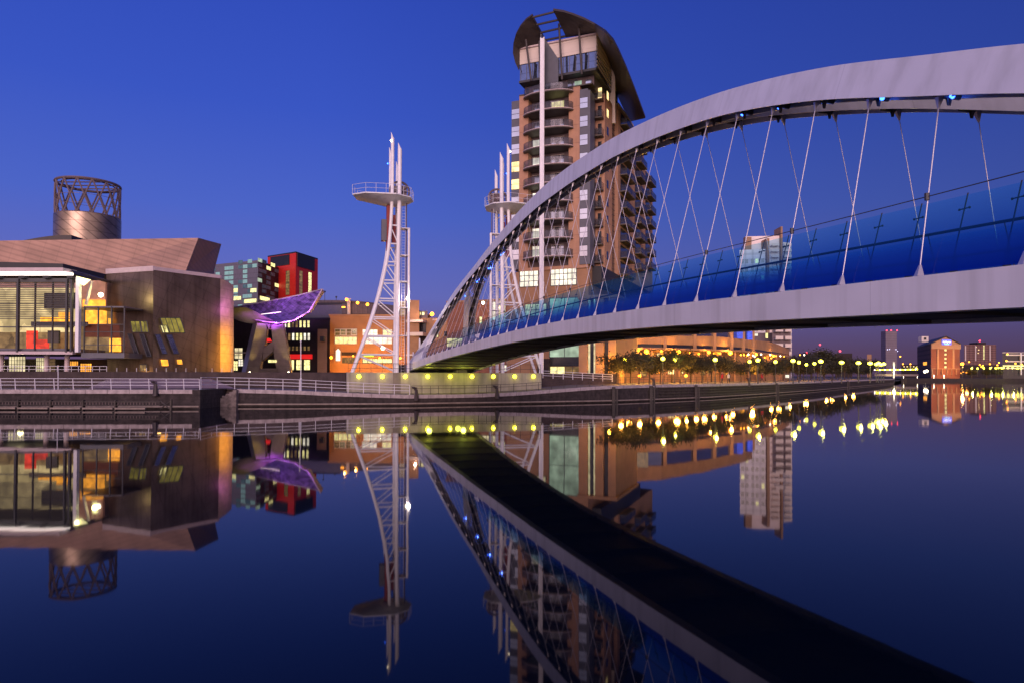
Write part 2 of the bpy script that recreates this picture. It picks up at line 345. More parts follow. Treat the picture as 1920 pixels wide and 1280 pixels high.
# far bank wall
mb = MB()
for (x0, y0), (x1, y1) in zip(far[1:], far[2:]):
    mb.slab([(x0, y0, -1), (x1, y1, -1), (x1, y1, 1.95), (x0, y0, 1.95)], (0, 1.2, 0))
tag(mb.build('embankment_wall', M['quaywall']), 'low dark embankment wall on the far side of the water', 'wall')
# raised plaza with retaining wall
PZ = 3.5
L0 = gx(-500, 84); plaza = [(-170, 83), (gx(-200, 79), 79), (gx(200, 79), 79), (gx(437, 79.5), 79.5), (gx(648, 80.2), 80.2), (gx(660, 84), 84), (gx(1010, 93), 93), (gx(1160, 98), 98), (gx(1160, 240), 240), (-170, 240)]
mb = MB().prism(plaza, .9, PZ); tag(mb.build('plaza', M['retaining']), None, None, None, 'structure')
mesh_poly('plaza_paving', plaza, PZ+.004, M['paving'])
# sloping ramp surfaces in front of the plaza (lit concrete apron on the left, dark ramp on the right)
mb = MB(); a0 = at(190, 727, 70); a1 = at(470, 727, 72)
mb.add([(at(165, 728, 67).x, 67, 1.83), (at(440, 728, 72).x, 72, 1.80), (at(395, 712, 77).x, 77, 2.75), (at(200, 712, 75).x, 75, 2.65)], [(0, 1, 2, 3)])
tag(mb.build('ramp', mat('apron_concrete', (.36, .25, .24), .8, noise=.15, scale=1)), None, None, None, 'structure')
mb = MB(); mb.slab([(gx(1016, 88), 88, 1.0), (gx(1145, 91), 91, 1.0), (gx(1145, 91), 91, 2.45), (gx(1016, 88), 88, 2.9)], (0, 2, 0))
tag(mb.build('ramp_wall', M['retaining']), 'dark sloping ramp wall right of the concrete bridge pier', 'wall')

# ================================================================== BRIDGE
TH = math.atan(348/FPX); BU_ = Vector((-math.sin(TH), math.cos(TH), 0)); BV_ = Vector((math.cos(TH), math.sin(TH), 0))
def B(U, w, z): return BV_*w+BU_*U+Vector((0, 0, z))
def lerp_tab(tab, x):
    if x <= tab[0][0]: return tab[0][1]
    for (a, p), (b, q) in zip(tab, tab[1:]):
        if x <= b: return p+(q-p)*(x-a)/(b-a)
    return tab[-1][1]
def smooth_tab(tab, x):                     # Catmull-Rom through the table
    n = len(tab)
    if x <= tab[0][0]: return tab[0][1]
    if x >= tab[-1][0]: return tab[-1][1]
    for i in range(n-1):
        if x <= tab[i+1][0]: break
    x0, y0 = tab[i]; x1, y1 = tab[i+1]; h = x1-x0; tt = (x-x0)/h
    m0 = (y1-(tab[i-1][1] if i else y0))/(x1-(tab[i-1][0] if i else x0)); m1 = ((tab[i+2][1] if i+2 < n else y1)-y0)/((tab[i+2][0] if i+2 < n else x1)-x0)
    return (2*tt**3-3*tt**2+1)*y0+(tt**3-2*tt**2+tt)*h*m0+(-2*tt**3+3*tt**2)*y1+(tt**3-tt**2)*h*m1
TOP = [(0, 5.0), (4.5, 7.2), (9.19, 9.17), (11.47, 10.05), (14.83, 11.33), (18.3, 12.45), (21.6, 13.33), (25.7, 14.15), (30.5, 14.85), (34.5, 15.2), (38, 15.4), (42.6, 15.47), (48, 15.2), (53.3, 14.7), (58, 14.15), (62.4, 13.45), (67, 12.7), (71.4, 11.6), (74.8, 10.1), (78.4, 8.35), (82, 6.75), (85.5, 5.3)]
THK = [(0, .9), (9, .92), (20, .92), (30, 1.0), (40, 1.1), (50, 1.0), (58, .85), (64, .95), (70, 1.3), (76, 1.4), (85, 1.3)]
NW = [(0, 9.6), (9, 10.9), (14, 11.29), (38, 11.29), (45, 11.2), (51, 11.0), (60, 10.7), (68, 10.3), (75, 9.95), (86, 9.55)]
NW = [(0, 11.2), (9, 11.29)]+NW[3:]
WC = 13.85
def ztop(U): return smooth_tab(TOP, U)
def zbot(U): return ztop(U)-lerp_tab(THK, U)
def wn_(U): return smooth_tab(NW, U)
ZD = [(0, 4.75), (8.85, 5.18), (13.2, 5.37), (17.4, 5.55), (21.7, 5.72), (26, 5.84), (30.3, 5.94), (34.6, 6.01), (41, 6.03), (49.5, 5.88), (59.6, 5.6), (67.7, 5.27), (76, 4.85), (87, 4.25)]
def zd(U): return smooth_tab(ZD, U)
def zu(U): return zd(U)-.72
def wa(z): return 8.62+.3525*z if z < 12.6 else 13.0615+.5*(1-math.exp(-(z-12.6)*.705))
def side(s, w): return w if s < 0 else 2*WC-w     # s=-1 near side, +1 far side
bridge = thing('footbridge', 'white lifting footbridge with twin leaning arches, blue glass sides and thin hangers', 'footbridge', B(85, WC, 0))
US = [i*86/172 for i in range(173)]
for s in (-1, 1):
    # arch rib: outer plate, inner plate and top plate leave a dark open trough underneath
    outer = []; inner = []; top = []
    for U in US:
        zt, zb = ztop(U), zbot(U); wt_, wb = wa(zt), wa(zb); wd = min(.78, max(.18, WC-.02-wt_)); wdb = min(.78, max(.18, WC-.02-wb))
        e = .05
        outer.append([B(U, side(s, wb), zb), B(U, side(s, wt_), zt), B(U, side(s, wt_+e), zt), B(U, side(s, wb+e), zb), B(U, side(s, wb), zb)])
        inner.append([B(U, side(s, wb+wdb-e), zb+.02), B(U, side(s, wt_+wd-e), zt-.01), B(U, side(s, wt_+wd), zt-.01), B(U, side(s, wb+wdb), zb+.02), B(U, side(s, wb+wdb-e), zb+.02)])
        top.append([B(U, side(s, wt_+e+.002), zt-.05), B(U, side(s, wt_+e+.002), zt-.005), B(U, side(s, wt_+wd-e-.002), zt-.005), B(U, side(s, wt_+wd-e-.002), zt-.05), B(U, side(s, wt_+e+.002), zt-.05)])
    mb = MB(); mb.grid(outer, True); mb.grid(inner, True)
    rib = mb.build('arch_rib', M['white'], bridge, smooth=True)
    MB().grid(top, True).build('rib_top_plate', M['under'], bridge, smooth=True)  # dark colour stands in for shade inside the white trough
    # edge girder
    rows = []
    for U in US:
        w = wn_(U); zt = zd(U); zb = zu(U)
        rows.append([B(U, side(s, w), zb), B(U, side(s, w), zt), B(U, side(s, w+.42), zt), B(U, side(s, w+.42), zb), B(U, side(s, w), zb)])
    MB().grid(rows, True).build('edge_girder', M['girder'], bridge, smooth=True)
    # gusset where the arch meets the deck
    for (ua, ub, sg) in ((76.6, 86, 1),):
        poly = []
        for k in range(9):
            a = -math.pi/2+math.pi*k/8
            zl = zd(74.6)-.03; zh = zbot(75.6)+.05; zc_ = (zl+zh)/2
            poly.append((74.6+2.1*math.cos(a)+(1.2 if a > 0 else 0)*max(0, math.sin(a)), zc_+(zh-zc_)*math.sin(a)))
        poly += [(U, zbot(U)+.04) for U in (77.5, 79, 80.5, 82, 84, 86)]+[(U, zd(U)-.03) for U in (86, 84, 82, 80, 78, 76)]
        def wface(U, z): return wn_(U)+(wa(zbot(U))-wn_(U))*max(0, min(1, (z-zd(U))/max(.1, zbot(U)-zd(U))))
        A = [B(U, side(s, wface(U, z)+.004), z) for U, z in poly]; C_ = [B(U, side(s, wface(U, z)+.5), z) for U, z in poly]; n = len(A)
        mb = MB(); mb.add(A+C_, [tuple(range(n)), tuple(range(n, 2*n))[::-1]]+[(i, n+i, n+(i+1) % n, (i+1) % n) for i in range(n)])
        mb.build('gusset_plate', M['white'], bridge)
    # fork horns behind the foot
    for (U, z, L) in ((83.5, 6.2, 1.5), (86, 4.9, 1.2)):
        p = B(U, side(s, wa(z)+.2), z); MB().tube(p, p+Vector((0, 0, L))+BU_*.25, .16, .08).build('horn', M['white2'], bridge)
# cross struts between ribs
for U in (56, 60.3, 64.6):
    z = zbot(U)+.25; mb = MB().tube(B(U, wa(z)+.5, z), B(U, 2*WC-wa(z)-.5, z), .11, n=8); mb.build('cross_strut', M['white'], bridge, smooth=True)
# web plates inside the open troughs (scalloped diaphragms)
for s in (-1, 1):
    mb = MB(); U = 8.868-4*2.143
    Us = []
    k = -4
    while True:
        U = 8.868+2.143*k
        if U > 78: break
        if U > 1: Us.append(U)
        k += 1
    for U in Us:
        mb = MB()
        for du in (-.0,):
            zt, zb = ztop(U+du)-.06, zbot(U+du)-.0; wt_, wb = wa(zt), wa(zb); wd = min(.78, max(.18, WC-.02-wt_)); wdb = min(.78, max(.18, WC-.02-wb))
            a = [B(U, side(s, wb+.055), zb), B(U, side(s, wt_+.055), zt), B(U, side(s, wt_+wd-.055), zt), B(U, side(s, wb+wdb-.055), zb)]
            mb.slab(a, BU_*.05)
            # curved haunches
            for sg in (-1, 1):
                pts = [B(U+sg*q, side(s, wb+wdb*.5), zb+(zbot(U+sg*q)-zb)+h) for q, h in ((.02, -.16), (.06, .0), (.5, .32), (.5, .36), (.02, .3))]
                mb.slab(pts, BV_*.05)
        mb.build('web_plate', M['under'], bridge)  # darker than the ribs: trough shade put into the plate colour
    # hangers
    for U in Us:
        if zbot(U)-zd(U) < .9: continue
        p0 = B(U, side(s, wn_(U)+.12), zd(U)); wb = wa(zbot(U)); p1 = B(U, side(s, wb+.2), zbot(U)+.1); d = (p1-p0).normalized()
        mb = MB(); mb.tube(p0+d*.22, p1-d*.3, .0135 if s < 0 else .011, n=6)
        mb.tube(p0, p0+d*.24, .10, .025, n=4); mb.tube(p1-d*.34, p1, .022, .12, n=4)
        h = mb.build('hanger', M['cable'], bridge)
# deck plate and underside
rows = []
for U in US:
    w = wn_(U)+.43; w2 = 2*WC-w; zt = zd(U)-.06; zb = zu(U)+.10
    rows.append([B(U, w, zb), B(U, w, zt), B(U, w2, zt), B(U, w2, zb), B(U, WC, zb-.05), B(U, w, zb)])
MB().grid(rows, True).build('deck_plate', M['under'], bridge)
for U in range(3, 85, 4):
    mb = MB(); w = wn_(U)+.425; zb = zu(U)
    mb.slab([B(U, w, zb+.0), B(U, 2*WC-w, zb+.0), B(U, 2*WC-w, zb+.11), B(U, w, zb+.11)], BU_*.14)
    mb.build('cross_beam', M['under'], bridge)
# bluish walkway surface
rows = [[B(U, wn_(U)+.5, zd(U)-.03), B(U, 2*WC-wn_(U)-.5, zd(U)-.03)] for U in US]
MB().grid(rows).build('walkway', mat('walkway_deck', (.12, .12, .16), .6), bridge)
# blue glass balustrades with graded frit
gm = bpy.data.materials.new('blue_frit_glass'); gm.use_nodes = True; t = gm.node_tree; t.nodes.clear(); L = t.links
at_ = t.nodes.new('ShaderNodeAttribute'); at_.attribute_name = 'tint'
sc_ = t.nodes.new('ShaderNodeSeparateColor'); L.new(at_.outputs['Color'], sc_.inputs[0])
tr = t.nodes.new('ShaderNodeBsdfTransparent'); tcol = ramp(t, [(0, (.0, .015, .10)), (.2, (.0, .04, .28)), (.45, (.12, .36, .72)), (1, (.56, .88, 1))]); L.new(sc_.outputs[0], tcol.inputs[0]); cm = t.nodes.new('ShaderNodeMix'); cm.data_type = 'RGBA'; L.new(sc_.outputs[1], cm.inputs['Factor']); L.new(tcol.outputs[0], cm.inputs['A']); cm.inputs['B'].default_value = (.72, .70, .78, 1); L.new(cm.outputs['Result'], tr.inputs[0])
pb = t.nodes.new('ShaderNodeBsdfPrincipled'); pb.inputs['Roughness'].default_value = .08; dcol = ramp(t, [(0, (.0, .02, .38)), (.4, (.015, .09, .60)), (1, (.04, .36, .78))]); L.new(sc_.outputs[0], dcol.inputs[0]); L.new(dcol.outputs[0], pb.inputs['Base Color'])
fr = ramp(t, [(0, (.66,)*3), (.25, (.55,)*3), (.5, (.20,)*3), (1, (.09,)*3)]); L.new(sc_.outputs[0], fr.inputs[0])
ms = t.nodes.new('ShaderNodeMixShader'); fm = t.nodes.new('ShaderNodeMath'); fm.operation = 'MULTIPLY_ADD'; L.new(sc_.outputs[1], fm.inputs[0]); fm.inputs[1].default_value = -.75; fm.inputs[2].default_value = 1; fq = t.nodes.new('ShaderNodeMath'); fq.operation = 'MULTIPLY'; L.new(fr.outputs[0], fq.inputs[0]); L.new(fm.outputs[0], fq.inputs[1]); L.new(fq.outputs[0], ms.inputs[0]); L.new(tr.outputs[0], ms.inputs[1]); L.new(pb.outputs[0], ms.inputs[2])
ou = t.nodes.new('ShaderNodeOutputMaterial'); L.new(ms.outputs[0], ou.inputs[0])
for s in (-1, 1):
    rows = []; cols = []
    for i in range(0, 165):
        U = 1.5+i*.5; w = wn_(U)
        rows.append([B(U, side(s, w+.28+.26*h*1.5), zd(U)+.06+1.5*h) for h in (0, .2, .4, .7, 1)]); cl = max(0, min(1, (U-50)/16)); cols += [(h, cl, 0) for h in (0, .2, .4, .7, 1)]  # far end paled in the tint, for the bright view behind it
    mb = MB().grid(rows); o = mb.build('glass_screen', gm, bridge, smooth=True, colors=cols)
    k = 0; U = 9.4-7*1.0715
    while U < 80:
        if U > 1:
            w = wn_(U)
            mb = MB(); mb.slab([B(U, side(s, w+.30), zd(U)), B(U, side(s, w+.34+.26*1.62), zd(U)+1.62), B(U, side(s, w+.36+.26*1.62), zd(U)+1.62), B(U, side(s, w+.46), zd(U)+.5), B(U, side(s, w+.50), zd(U))], BU_*.018)
            if s < 0:
                q = B(U, side(s, w+.33+.26*1.3), zd(U)+1.3); mb.tube(q-BU_*.11, q+BU_*.11, .012); mb.sphere(q-BU_*.11, .026, 6, 4); mb.sphere(q+BU_*.11, .026, 6, 4)
            mb.build('glass_fin', M['darksteel'], bridge)
        U += 1.0715 if s < 0 else 2.143
    mb = MB(); mb.path([B(1.5+i, side(s, wn_(1.5+i)+.85), zd(1.5+i)+.95) for i in range(0, 82)], .03); mb.build('handrail', M['darksteel'], bridge)
# tension wire with clamps on every second hanger
mb = MB(); pts = []
for U in Us:
    if zbot(U)-zd(U) > 1.8: pts.append(B(U, wn_(U)+.12+(wa(zbot(U))-wn_(U)-.0)*(1.62/(zbot(U)-zd(U))), zd(U)+1.62))
mb.path(pts, .012, n=4)
for p in pts[::2]: mb.tube(p-Vector((0, 0, .07)), p+Vector((0, 0, .07)), .05)
mb.build('tension_wire', M['darksteel'], bridge)
# small downlights on the handrail
for i, U in enumerate([10.7, 11.0, 12.5, 14.0, 14.3, 16.6, 16.9, 19.2, 22, 25, 28]):
    p = B(U, wn_(U)+.85, zd(U)+.95); MB().tube(p-BU_*.06, p+BU_*.06, .022).build('rail_light', M['tubewhite'], bridge)
# blue lamps under the near rib lighting the far rib
for (px, py, U) in ((1760, 181, 11.2), (1624, 189, 13.3), (1517, 198, 15.6), (1428, 209, 17.8), (1356, 224, 20.0)):
    z = zbot(U)-.04; p = B(U-.25, wa(z)+.42, z-.02)
    mb = MB().sphere(p, .055, 10, 6); lp = mb.build('blue_lamp', M['lampblue'], bridge)
    bulb(tuple(p+BV_*.15-Vector((0, 0, .1))), .5, (.1, .2, 1), .05, parent=bridge)
for U in (56, 60, 64, 68):
    z = zbot(U)+.1; p = B(U, wa(z)+.9, z-.2); MB().sphere(p, .07, 8, 5).build('blue_lamp', M['lampblue'], bridge)
    bulb(tuple(p+BV_*.2), 10, (.08, .18, 1), .05, parent=bridge)
# amber uplights under the crown and on the girder foot
for U in (22, 27, 33): bulb(tuple(B(U, WC, zd(U)+1.2)), 16, (1, .45, .08), .1, parent=bridge)
# white sign box on the deck
p = B(52.5, wn_(52.5)+.7, zd(52.5)); mb = MB(); q = at(962, 620, 53)
mb.slab([B(51.5, 11.3, zd(52)+.15), B(52.9, 11.3, zd(52)+.15), B(52.9, 11.35, zd(52)+.62), B(51.5, 11.35, zd(52)+.62)], BV_*.2); mb.build('sign_panel', M['white2'], bridge)

# ================================================================== PIER
pier = thing('bridge_pier', 'pale concrete bridge pier with a row of yellow lamps at the waterside', 'pier', B(82, WC, 0))
mb = MB(); mb.slab([B(80, 2.25, .6), B(80, 25.5, .6), B(80, 25.5, 3.52), B(80, 2.25, 3.52)], BU_*8); body = mb.build('pier_body', M['concrete'], pier)
mb = MB()
for w in (7.9, 19.6): mb.slab([B(79.93, w-.45, .7), B(79.93, w+.45, .7), B(79.93, w+.45, 3.5), B(79.93, w-.45, 3.5)], BU_*.066)
mb.build('buttress', mat('stained_concrete', (.24, .2, .17), .85, streak=.4), pier)
# bearing block under the deck
mb = MB(); mb.slab([B(81, 15.0, 3.5), B(81, 16.4, 3.5), B(81, 16.4, zu(81)), B(81, 15.0, zu(81))], BU_*1.6); mb.build('bearing_block', M['concrete'], pier)
mb = MB(); mb.slab([B(86.5, 8.5, 3.5), B(86.5, 18.5, 3.5), B(86.5, 18.5, 4.5), B(86.5, 8.5, 4.5)], BU_*.8); mb.build('abutment_wall', M['quaywall'], pier)
for i, px in enumerate((673, 717, 760, 802, 844, 885, 925, 965, 1000)):
    w = 3.55+(24.4-3.55)*(px-673)/(1000-673); w = w if False else None
    d = ray(px, 705); tt = 79.9/(d.dot(BU_)); q = d*tt; q.z += CH
    mb = MB().sphere(q, .24, 12, 8); lp = mb.build('wall_lamp', M['lampyellow'], pier, smooth=True)
    MB().tube(q+BU_*.02, q+BU_*.12, .24, n=12).build('lamp_plate', M['darksteel'], lp)
    bulb(tuple(q-BU_*.45), 6, (1, .95, .1), .12, parent=pier)
bulb(tuple(B(78.6, 11.5, 3.2)), 45, (.9, 1, .1), .3, parent=pier); bulb(tuple(B(78.6, 15.5, 3.2)), 50, (.9, 1, .1), .3, parent=pier); bulb(tuple(B(74, 14, 2.6)), 12, (.9, 1, .1), .3, parent=pier)
# rail on the pier top
mb = MB()
pts = [B(80.15, w, 0) for w in [2.4+i*1.28 for i in range(19)]]
for p in pts: mb.tube(p+Vector((0, 0, 3.5)), p+Vector((0, 0, 4.55)), .025, n=5)
for z in (4.0, 4.55): mb.tube(pts[0]+Vector((0, 0, z)), pts[-1]+Vector((0, 0, z)), .022, n=5)
fr_ = thing('railing', 'thin dark railing along the top of the concrete bridge pier', 'railing', pts[9]); mb.build('bars', M['railing_dark'], fr_)

# ================================================================== LIFT TOWERS
def lift_tower(mir, label, dz=0):
    s = -1 if not mir else 1
    def P(w, U, z): return B(U, side(s, w)+(1.0 if mir else 0), z+(dz*(z-3.5)/27))
    rt = thing('lift_tower', label, 'lift tower', P(7.6, 82, 3.5), 0, 'lift towers beside the footbridge')
    # inner straight legs (front/back) and curved outer legs; front frame U=80.7, back frame U=83.4
    OUT = [(3.5, 2.9), (6.2, 3.85), (8.4, 4.62), (10.6, 5.3), (12.8, 5.92), (15, 6.42), (17.1, 6.82), (19.3, 7.05), (21.5, 7.2), (24.3, 7.3), (26, 7.32)]
    for (U, tz, tz2, rr) in ((80.7, 30.9, 29.7, .2), (83.4, 30.0, 28.3, .17)):
        pts = [P(smooth_tab(OUT, z), U, z) for z in [3.5+i*.75 for i in range(int((tz-3.5)/.75)+1)]]+[P(7.32, U, tz)]
        leg = MB().curve(pts, rr, 12); leg.tube(pts[-1]-Vector((0, 0, .05)), pts[-1]+Vector((-rr*.85, 0, .75)), rr*.98, .02, n=12)
        leg.build('curved_leg', M['white2'], rt, smooth=True)
        p = [P(7.95, U, 3.5), P(8.0, U, 14), P(8.15, U, 24), P(8.17, U, tz2)]
        mb = MB().curve([p[0]+(p[1]-p[0])*i/6 for i in range(6)]+[p[1]+(p[2]-p[1])*i/6 for i in range(6)]+[p[2], p[3]], rr*1.22, 12)
        mb.tube(p[3]-Vector((0, 0, .05)), p[3]+Vector((-rr*1.0, 0, .8)), rr*1.2, .02, n=12); mb.build('straight_leg', M['white2'], rt, smooth=True)
        zs = [5.6+2.16*i for i in range(8)]
        for z in zs:
            MB().tube(P(smooth_tab(OUT, z), U, z), P(7.98, U, z), .085, n=8).build('rung', M['white2'], rt, smooth=True)
        for z in zs+[3.5]:
            if z < 20.0: MB().tube(P(smooth_tab(OUT, z+2.0), U, z+2.0), P(7.98, U, z+.1), .06, n=8).build('brace', M['white2'], rt, smooth=True)
    for z in [5.6+2.16*i for i in range(9)]:
        MB().tube(P(smooth_tab(OUT, z), 80.7, z), P(smooth_tab(OUT, z), 83.4, z), .07, n=8).build('rung', M['white2'], rt, smooth=True)
        MB().tube(P(7.98, 80.7, z), P(7.98, 83.4, z), .07, n=8).build('rung', M['white2'], rt, smooth=True)
    # platform: arrow-shaped tray
    zp = 23.95
    ring = [(2.75, 80.6), (4.2, 79.3), (7.6, 78.9), (9.4, 80.0), (9.95, 82), (9.2, 84.3), (6.5, 85), (3.4, 83)]
    top_ = [P(w, U, zp+.12) for w, U in ring]; mid = [P(w, U, zp) for w, U in ring]; bot = [P(7.3+(w-7.6)*.25, 82+(U-82)*.35, zp-.62) for w, U in ring]
    n = len(ring); mb = MB(); mb.add(top_+mid+bot, [tuple(range(n))]+[(i, (i+1) % n, n+(i+1) % n, n+i) for i in range(n)]+[(n+i, n+(i+1) % n, 2*n+(i+1) % n, 2*n+i) for i in range(n)]+[tuple(range(2*n, 3*n))])
    mb.build('platform', M['white'], rt)
    mb = MB(); c = [p+Vector((0, 0, .0)) for p in top_]
    for i in range(n):
        a, b = c[i], c[(i+1) % n]; L_ = (b-a).length; k = max(1, round(L_/1.3))
        for j in range(k): q = a+(b-a)*j/k; mb.tube(q, q+Vector((0, 0, 1.05)), .022, n=5)
        for z in (.5, 1.05): mb.tube(a+Vector((0, 0, z)), b+Vector((0, 0, z)), .02, n=5)
    mb.build('railing', M['rail'], rt)
    # sheave wheel above the platform
    c0 = P(8.3, 82.2, zp+1.2); ax = BV_
    mb = MB()
    for kk in range(24):
        a0 = 2*math.pi*kk/24; a1 = 2*math.pi*(kk+1)/24; d0 = BV_*math.cos(a0)+Vector((0, 0, math.sin(a0))); d1 = BV_*math.cos(a1)+Vector((0, 0, math.sin(a1)))
        mb.tube(c0+d0*1.15, c0+d1*1.15, .13, n=6)
        if kk % 2 == 0: mb.tube(c0, c0+d0*1.15, .05, n=5)
    mb.tube(c0-BU_*.25, c0+BU_*.25, .25, n=12); mb.build('sheave_wheel', M['lattice'], rt)
    mb = MB(); mb.slab([P(8.3-.9, 82.35, zp+.3), P(8.3+.9, 82.35, zp+.3), P(8.3+.9, 82.35, zp+1.9), P(8.3-.9, 82.35, zp+1.9)], BU_*.1); mb.build('wheel_guard', M['lattice'], rt)
    # counterweight and hoist housing
    mb = MB(); mb.slab([P(6.75, 81.4, 17.9), P(7.25, 81.4, 17.9), P(7.25, 81.4, 23.2), P(6.75, 81.4, 23.2)], BU_*.8); mb.build('counterweight', M['redpart'], rt)
    mb = MB(); mb.slab([P(7.4, 81.9, 18.9), P(7.85, 81.9, 18.9), P(7.85, 81.9, 22.2), P(7.4, 81.9, 22.2)], BU_*.5); mb.build('counterweight', M['redpart'], rt)
    mb = MB(); mb.slab([P(6.15, 81.3, 19.0), P(6.74, 81.3, 19.0), P(6.74, 81.3, 21.5), P(6.15, 81.3, 21.5)], BU_*.9); mb.build('hoist_box', M['panel'], rt)
    # ladder mast on the inner side with landings
    mast = MB().curve([P(9.35, 81.2, z) for z in (3.5, 8, 12, 16, 20.6)], .15, 10); mast.build('ladder_mast', M['white2'], rt, smooth=True)
    MB().curve([P(9.1, 81.8, z) for z in (3.5, 12, 20.6, 24)], .07, 8).build('cable_pipe', M['lattice'], rt, smooth=True)
    mb = MB()
    for z in (7.8, 11.1, 14.2, 17.3, 20.5): mb.slab([P(8.2, 81.0, z), P(9.3, 81.0, z), P(9.3, 81.0, z+.08), P(8.2, 81.0, z+.08)], BU_*1.3)
    for w in (8.55, 8.95): mb.tube(P(w, 81.6, 3.5), P(w, 81.6, 24), .025, n=5)
    for i in range(58): mb.tube(P(8.55, 81.6, 3.8+i*.35), P(8.95, 81.6, 3.8+i*.35), .015, n=4)
    mb.build('ladder', M['white2'], rt)
    for w, U, z in ((7.1, 80.5, 30.6), (6.95, 82.9, 28.6)):
        MB().sphere(P(w, U, z), .09, 8, 5).build('tip_light', M['lampblue'] if z < 30 else M['lampwhite'], rt)
    return rt
lt = lift_tower(False, 'white tubular lift tower with winch platform standing on the left end of the concrete pier')
lt2 = lift_tower(True, 'white tubular lift tower half hidden behind the arch, in front of the brick apartment tower')
q = at(765, 560, 80.9); fl = MB().sphere(q, .22, 10, 6).build('floodlight', M['lampwhite'], lt, smooth=True)
bulb(tuple(q+Vector((.25, -.5, -.1))), 260, (1, .82, .75), .2, parent=lt)
q = at(893, 628, 87)

# ================================================================== BUILDINGS
class Face:
    """a vertical facade between two pixel columns at given depths"""
    def __init__(s, x0, Y0, x1, Y1):
        s.a = Vector((gx(x0, Y0), Y0, 0)); s.b = Vector((gx(x1, Y1), Y1, 0)); s.t = (s.b-s.a).normalized(); s.L = (s.b-s.a).length
        n = Vector((s.t.y, -s.t.x, 0)); m_ = (s.a+s.b)/2
        s.n = n if n.dot(m_) < 0 else -n
    def hit(s, px, py):
        d = ray(px, py); o = Vector((0, 0, CH)); k = (s.a-o).dot(s.n)/d.dot(s.n); q = o+d*k
        return (q-s.a).dot(s.t), q.z
    def P(s, u, z, d=0): q = s.a+s.t*u+s.n*d; return Vector((q.x, q.y, z))
    def frame(s, o): return s
    def slab(s, mb, u0, u1, z0, z1, d0, d1):     # d outward
        return mb.slab([s.P(u0, z0, d0), s.P(u1, z0, d0), s.P(u1, z1, d0), s.P(u0, z1, d0)], s.n*(d1-d0))
    def px(s, mb, x0, y0, x1, y1, d0=0, d1=.1):
        ym = (y0+y1)/2; u0, _ = s.hit(x0, ym); u1, _ = s.hit(x1, ym); _, z1 = s.hit((x0+x1)/2, y0); _, z0 = s.hit((x0+x1)/2, y1)
        return s.slab(mb, u0, u1, z0, z1, d0, d1)
def fwin(F, x0, y0, x1, y1, parent, glassm, cols=1, rows=1, framem=None, name='window', d=.06, fw=.07):
    """a framed window set on a facade: frame + pane child"""
    mb = MB(); ym = (y0+y1)/2; u0, _ = F.hit(x0, ym); u1, _ = F.hit(x1, ym); _, z1 = F.hit((x0+x1)/2, y0); _, z0 = F.hit((x0+x1)/2, y1)
    if u1 < u0: u0, u1 = u1, u0
    for i in range(cols+1):
        u = u0+(u1-u0)*i/cols; F.slab(mb, u-fw/2, u+fw/2, z0, z1, .002, d)
    for j in range(rows+1):
        z = z0+(z1-z0)*j/rows; F.slab(mb, u0-fw/2, u1+fw/2, z-fw/2, z+fw/2, .002, d+.004)
    f = mb.build(name, framem or M['darksteel'], parent)
    p = MB(); F.slab(p, u0, u1, z0, z1, .001, .02); p.build('pane', glassm, f)
    return f
def away(p, depth, k=1.06):
    return Vector((p.x/p.y*k, 1, 0))*depth
def block(F, z0, z1, depth, m, parent, name='wall', roof=None):
    e = F.b if F.b.x < 0 else F.a
    V = away(e, depth) if abs(e.x/e.y) > .12 else -F.n*depth
    mb = MB(); mb.slab([F.P(0, z0), F.P(F.L, z0), F.P(F.L, z1), F.P(0, z1)], V)
    w = mb.build(name, m, parent)
    if roof:
        mb = MB(); mb.slab([F.P(-.15, z1+.002, .15), F.P(F.L+.15, z1+.002, .15), F.P(F.L+.15, z1+.35, .15), F.P(-.15, z1+.35, .15)], V*1.02); mb.build('roof', roof, parent)
    return w
def corner_block(F1, F2, z0, z1, m, parent, name='wall'):
    q = F1.a+(F2.b-F1.b); poly = [F1.a, F1.b, F2.b, q]
    return MB().prism([(p.x, p.y) for p in poly], z0, z1).build(name, m, parent)
def zpx(px, py, Y): return at(px, py, Y).z

# ---------------- apartment tower
TA = R(-23.0); TC = Vector((gx(1102, 103.5), 103.5, 0))
tow = thing('apartment_tower', 'tall terracotta brick apartment tower with a dark curved roof and balconies', 'apartment tower', (TC.x, TC.y, 2.0), TA)
TM = Matrix.Translation((TC.x, TC.y, 0)) @ Matrix.Rotation(TA, 4, 'Z')
TMi = TM.inverted()
def lx(px, py, xc):                       # hit plane local x = xc -> (y, z)
    o = TMi @ Vector((0, 0, CH)); d = (TMi.to_3x3() @ ray(px, py)); k = (xc-o.x)/d.x; q = o+d*k; return q.y, q.z
def ly(px, py, yc):                       # hit plane local y = yc -> (x, z)
    o = TMi @ Vector((0, 0, CH)); d = (TMi.to_3x3() @ ray(px, py)); k = (yc-o.y)/d.y; q = o+d*k; return q.x, q.z
def T(): return MB(TM)
X = lambda px, y=0: ly(px, 400, y)[0]
Z = lambda px, py, y=0: ly(px, py, y)[1]
xL, x990, x1065, x1087, x1102 = X(973), X(990), X(1066), X(1087), 0.0
zb = Z(1030, 500); zt = Z(975, 177); SP = 2.83
b0 = Z(1030, 483.5)                      # lowest balcony slab
zslab = [b0+SP*k for k in range(10)]
# brick shafts either side of the balcony bay, recess behind
T().box(xL, x990, 0, 10, zb, Z(981, 180)).build('wall', M['brick'], tow)
T().box(x1065, x1087, 0, 10, zb, Z(1075, 163)).build('wall', M['brick'], tow)
zbt = Z(1030, 172)
T().box(x990, x1065, 1.5, 10, zb, zbt).build('recess_wall', M['render'], tow)
T().box(xL, x1102, .02, 12, zb-2.9+2.4, zb-.002).build('wall', M['brick'], tow)
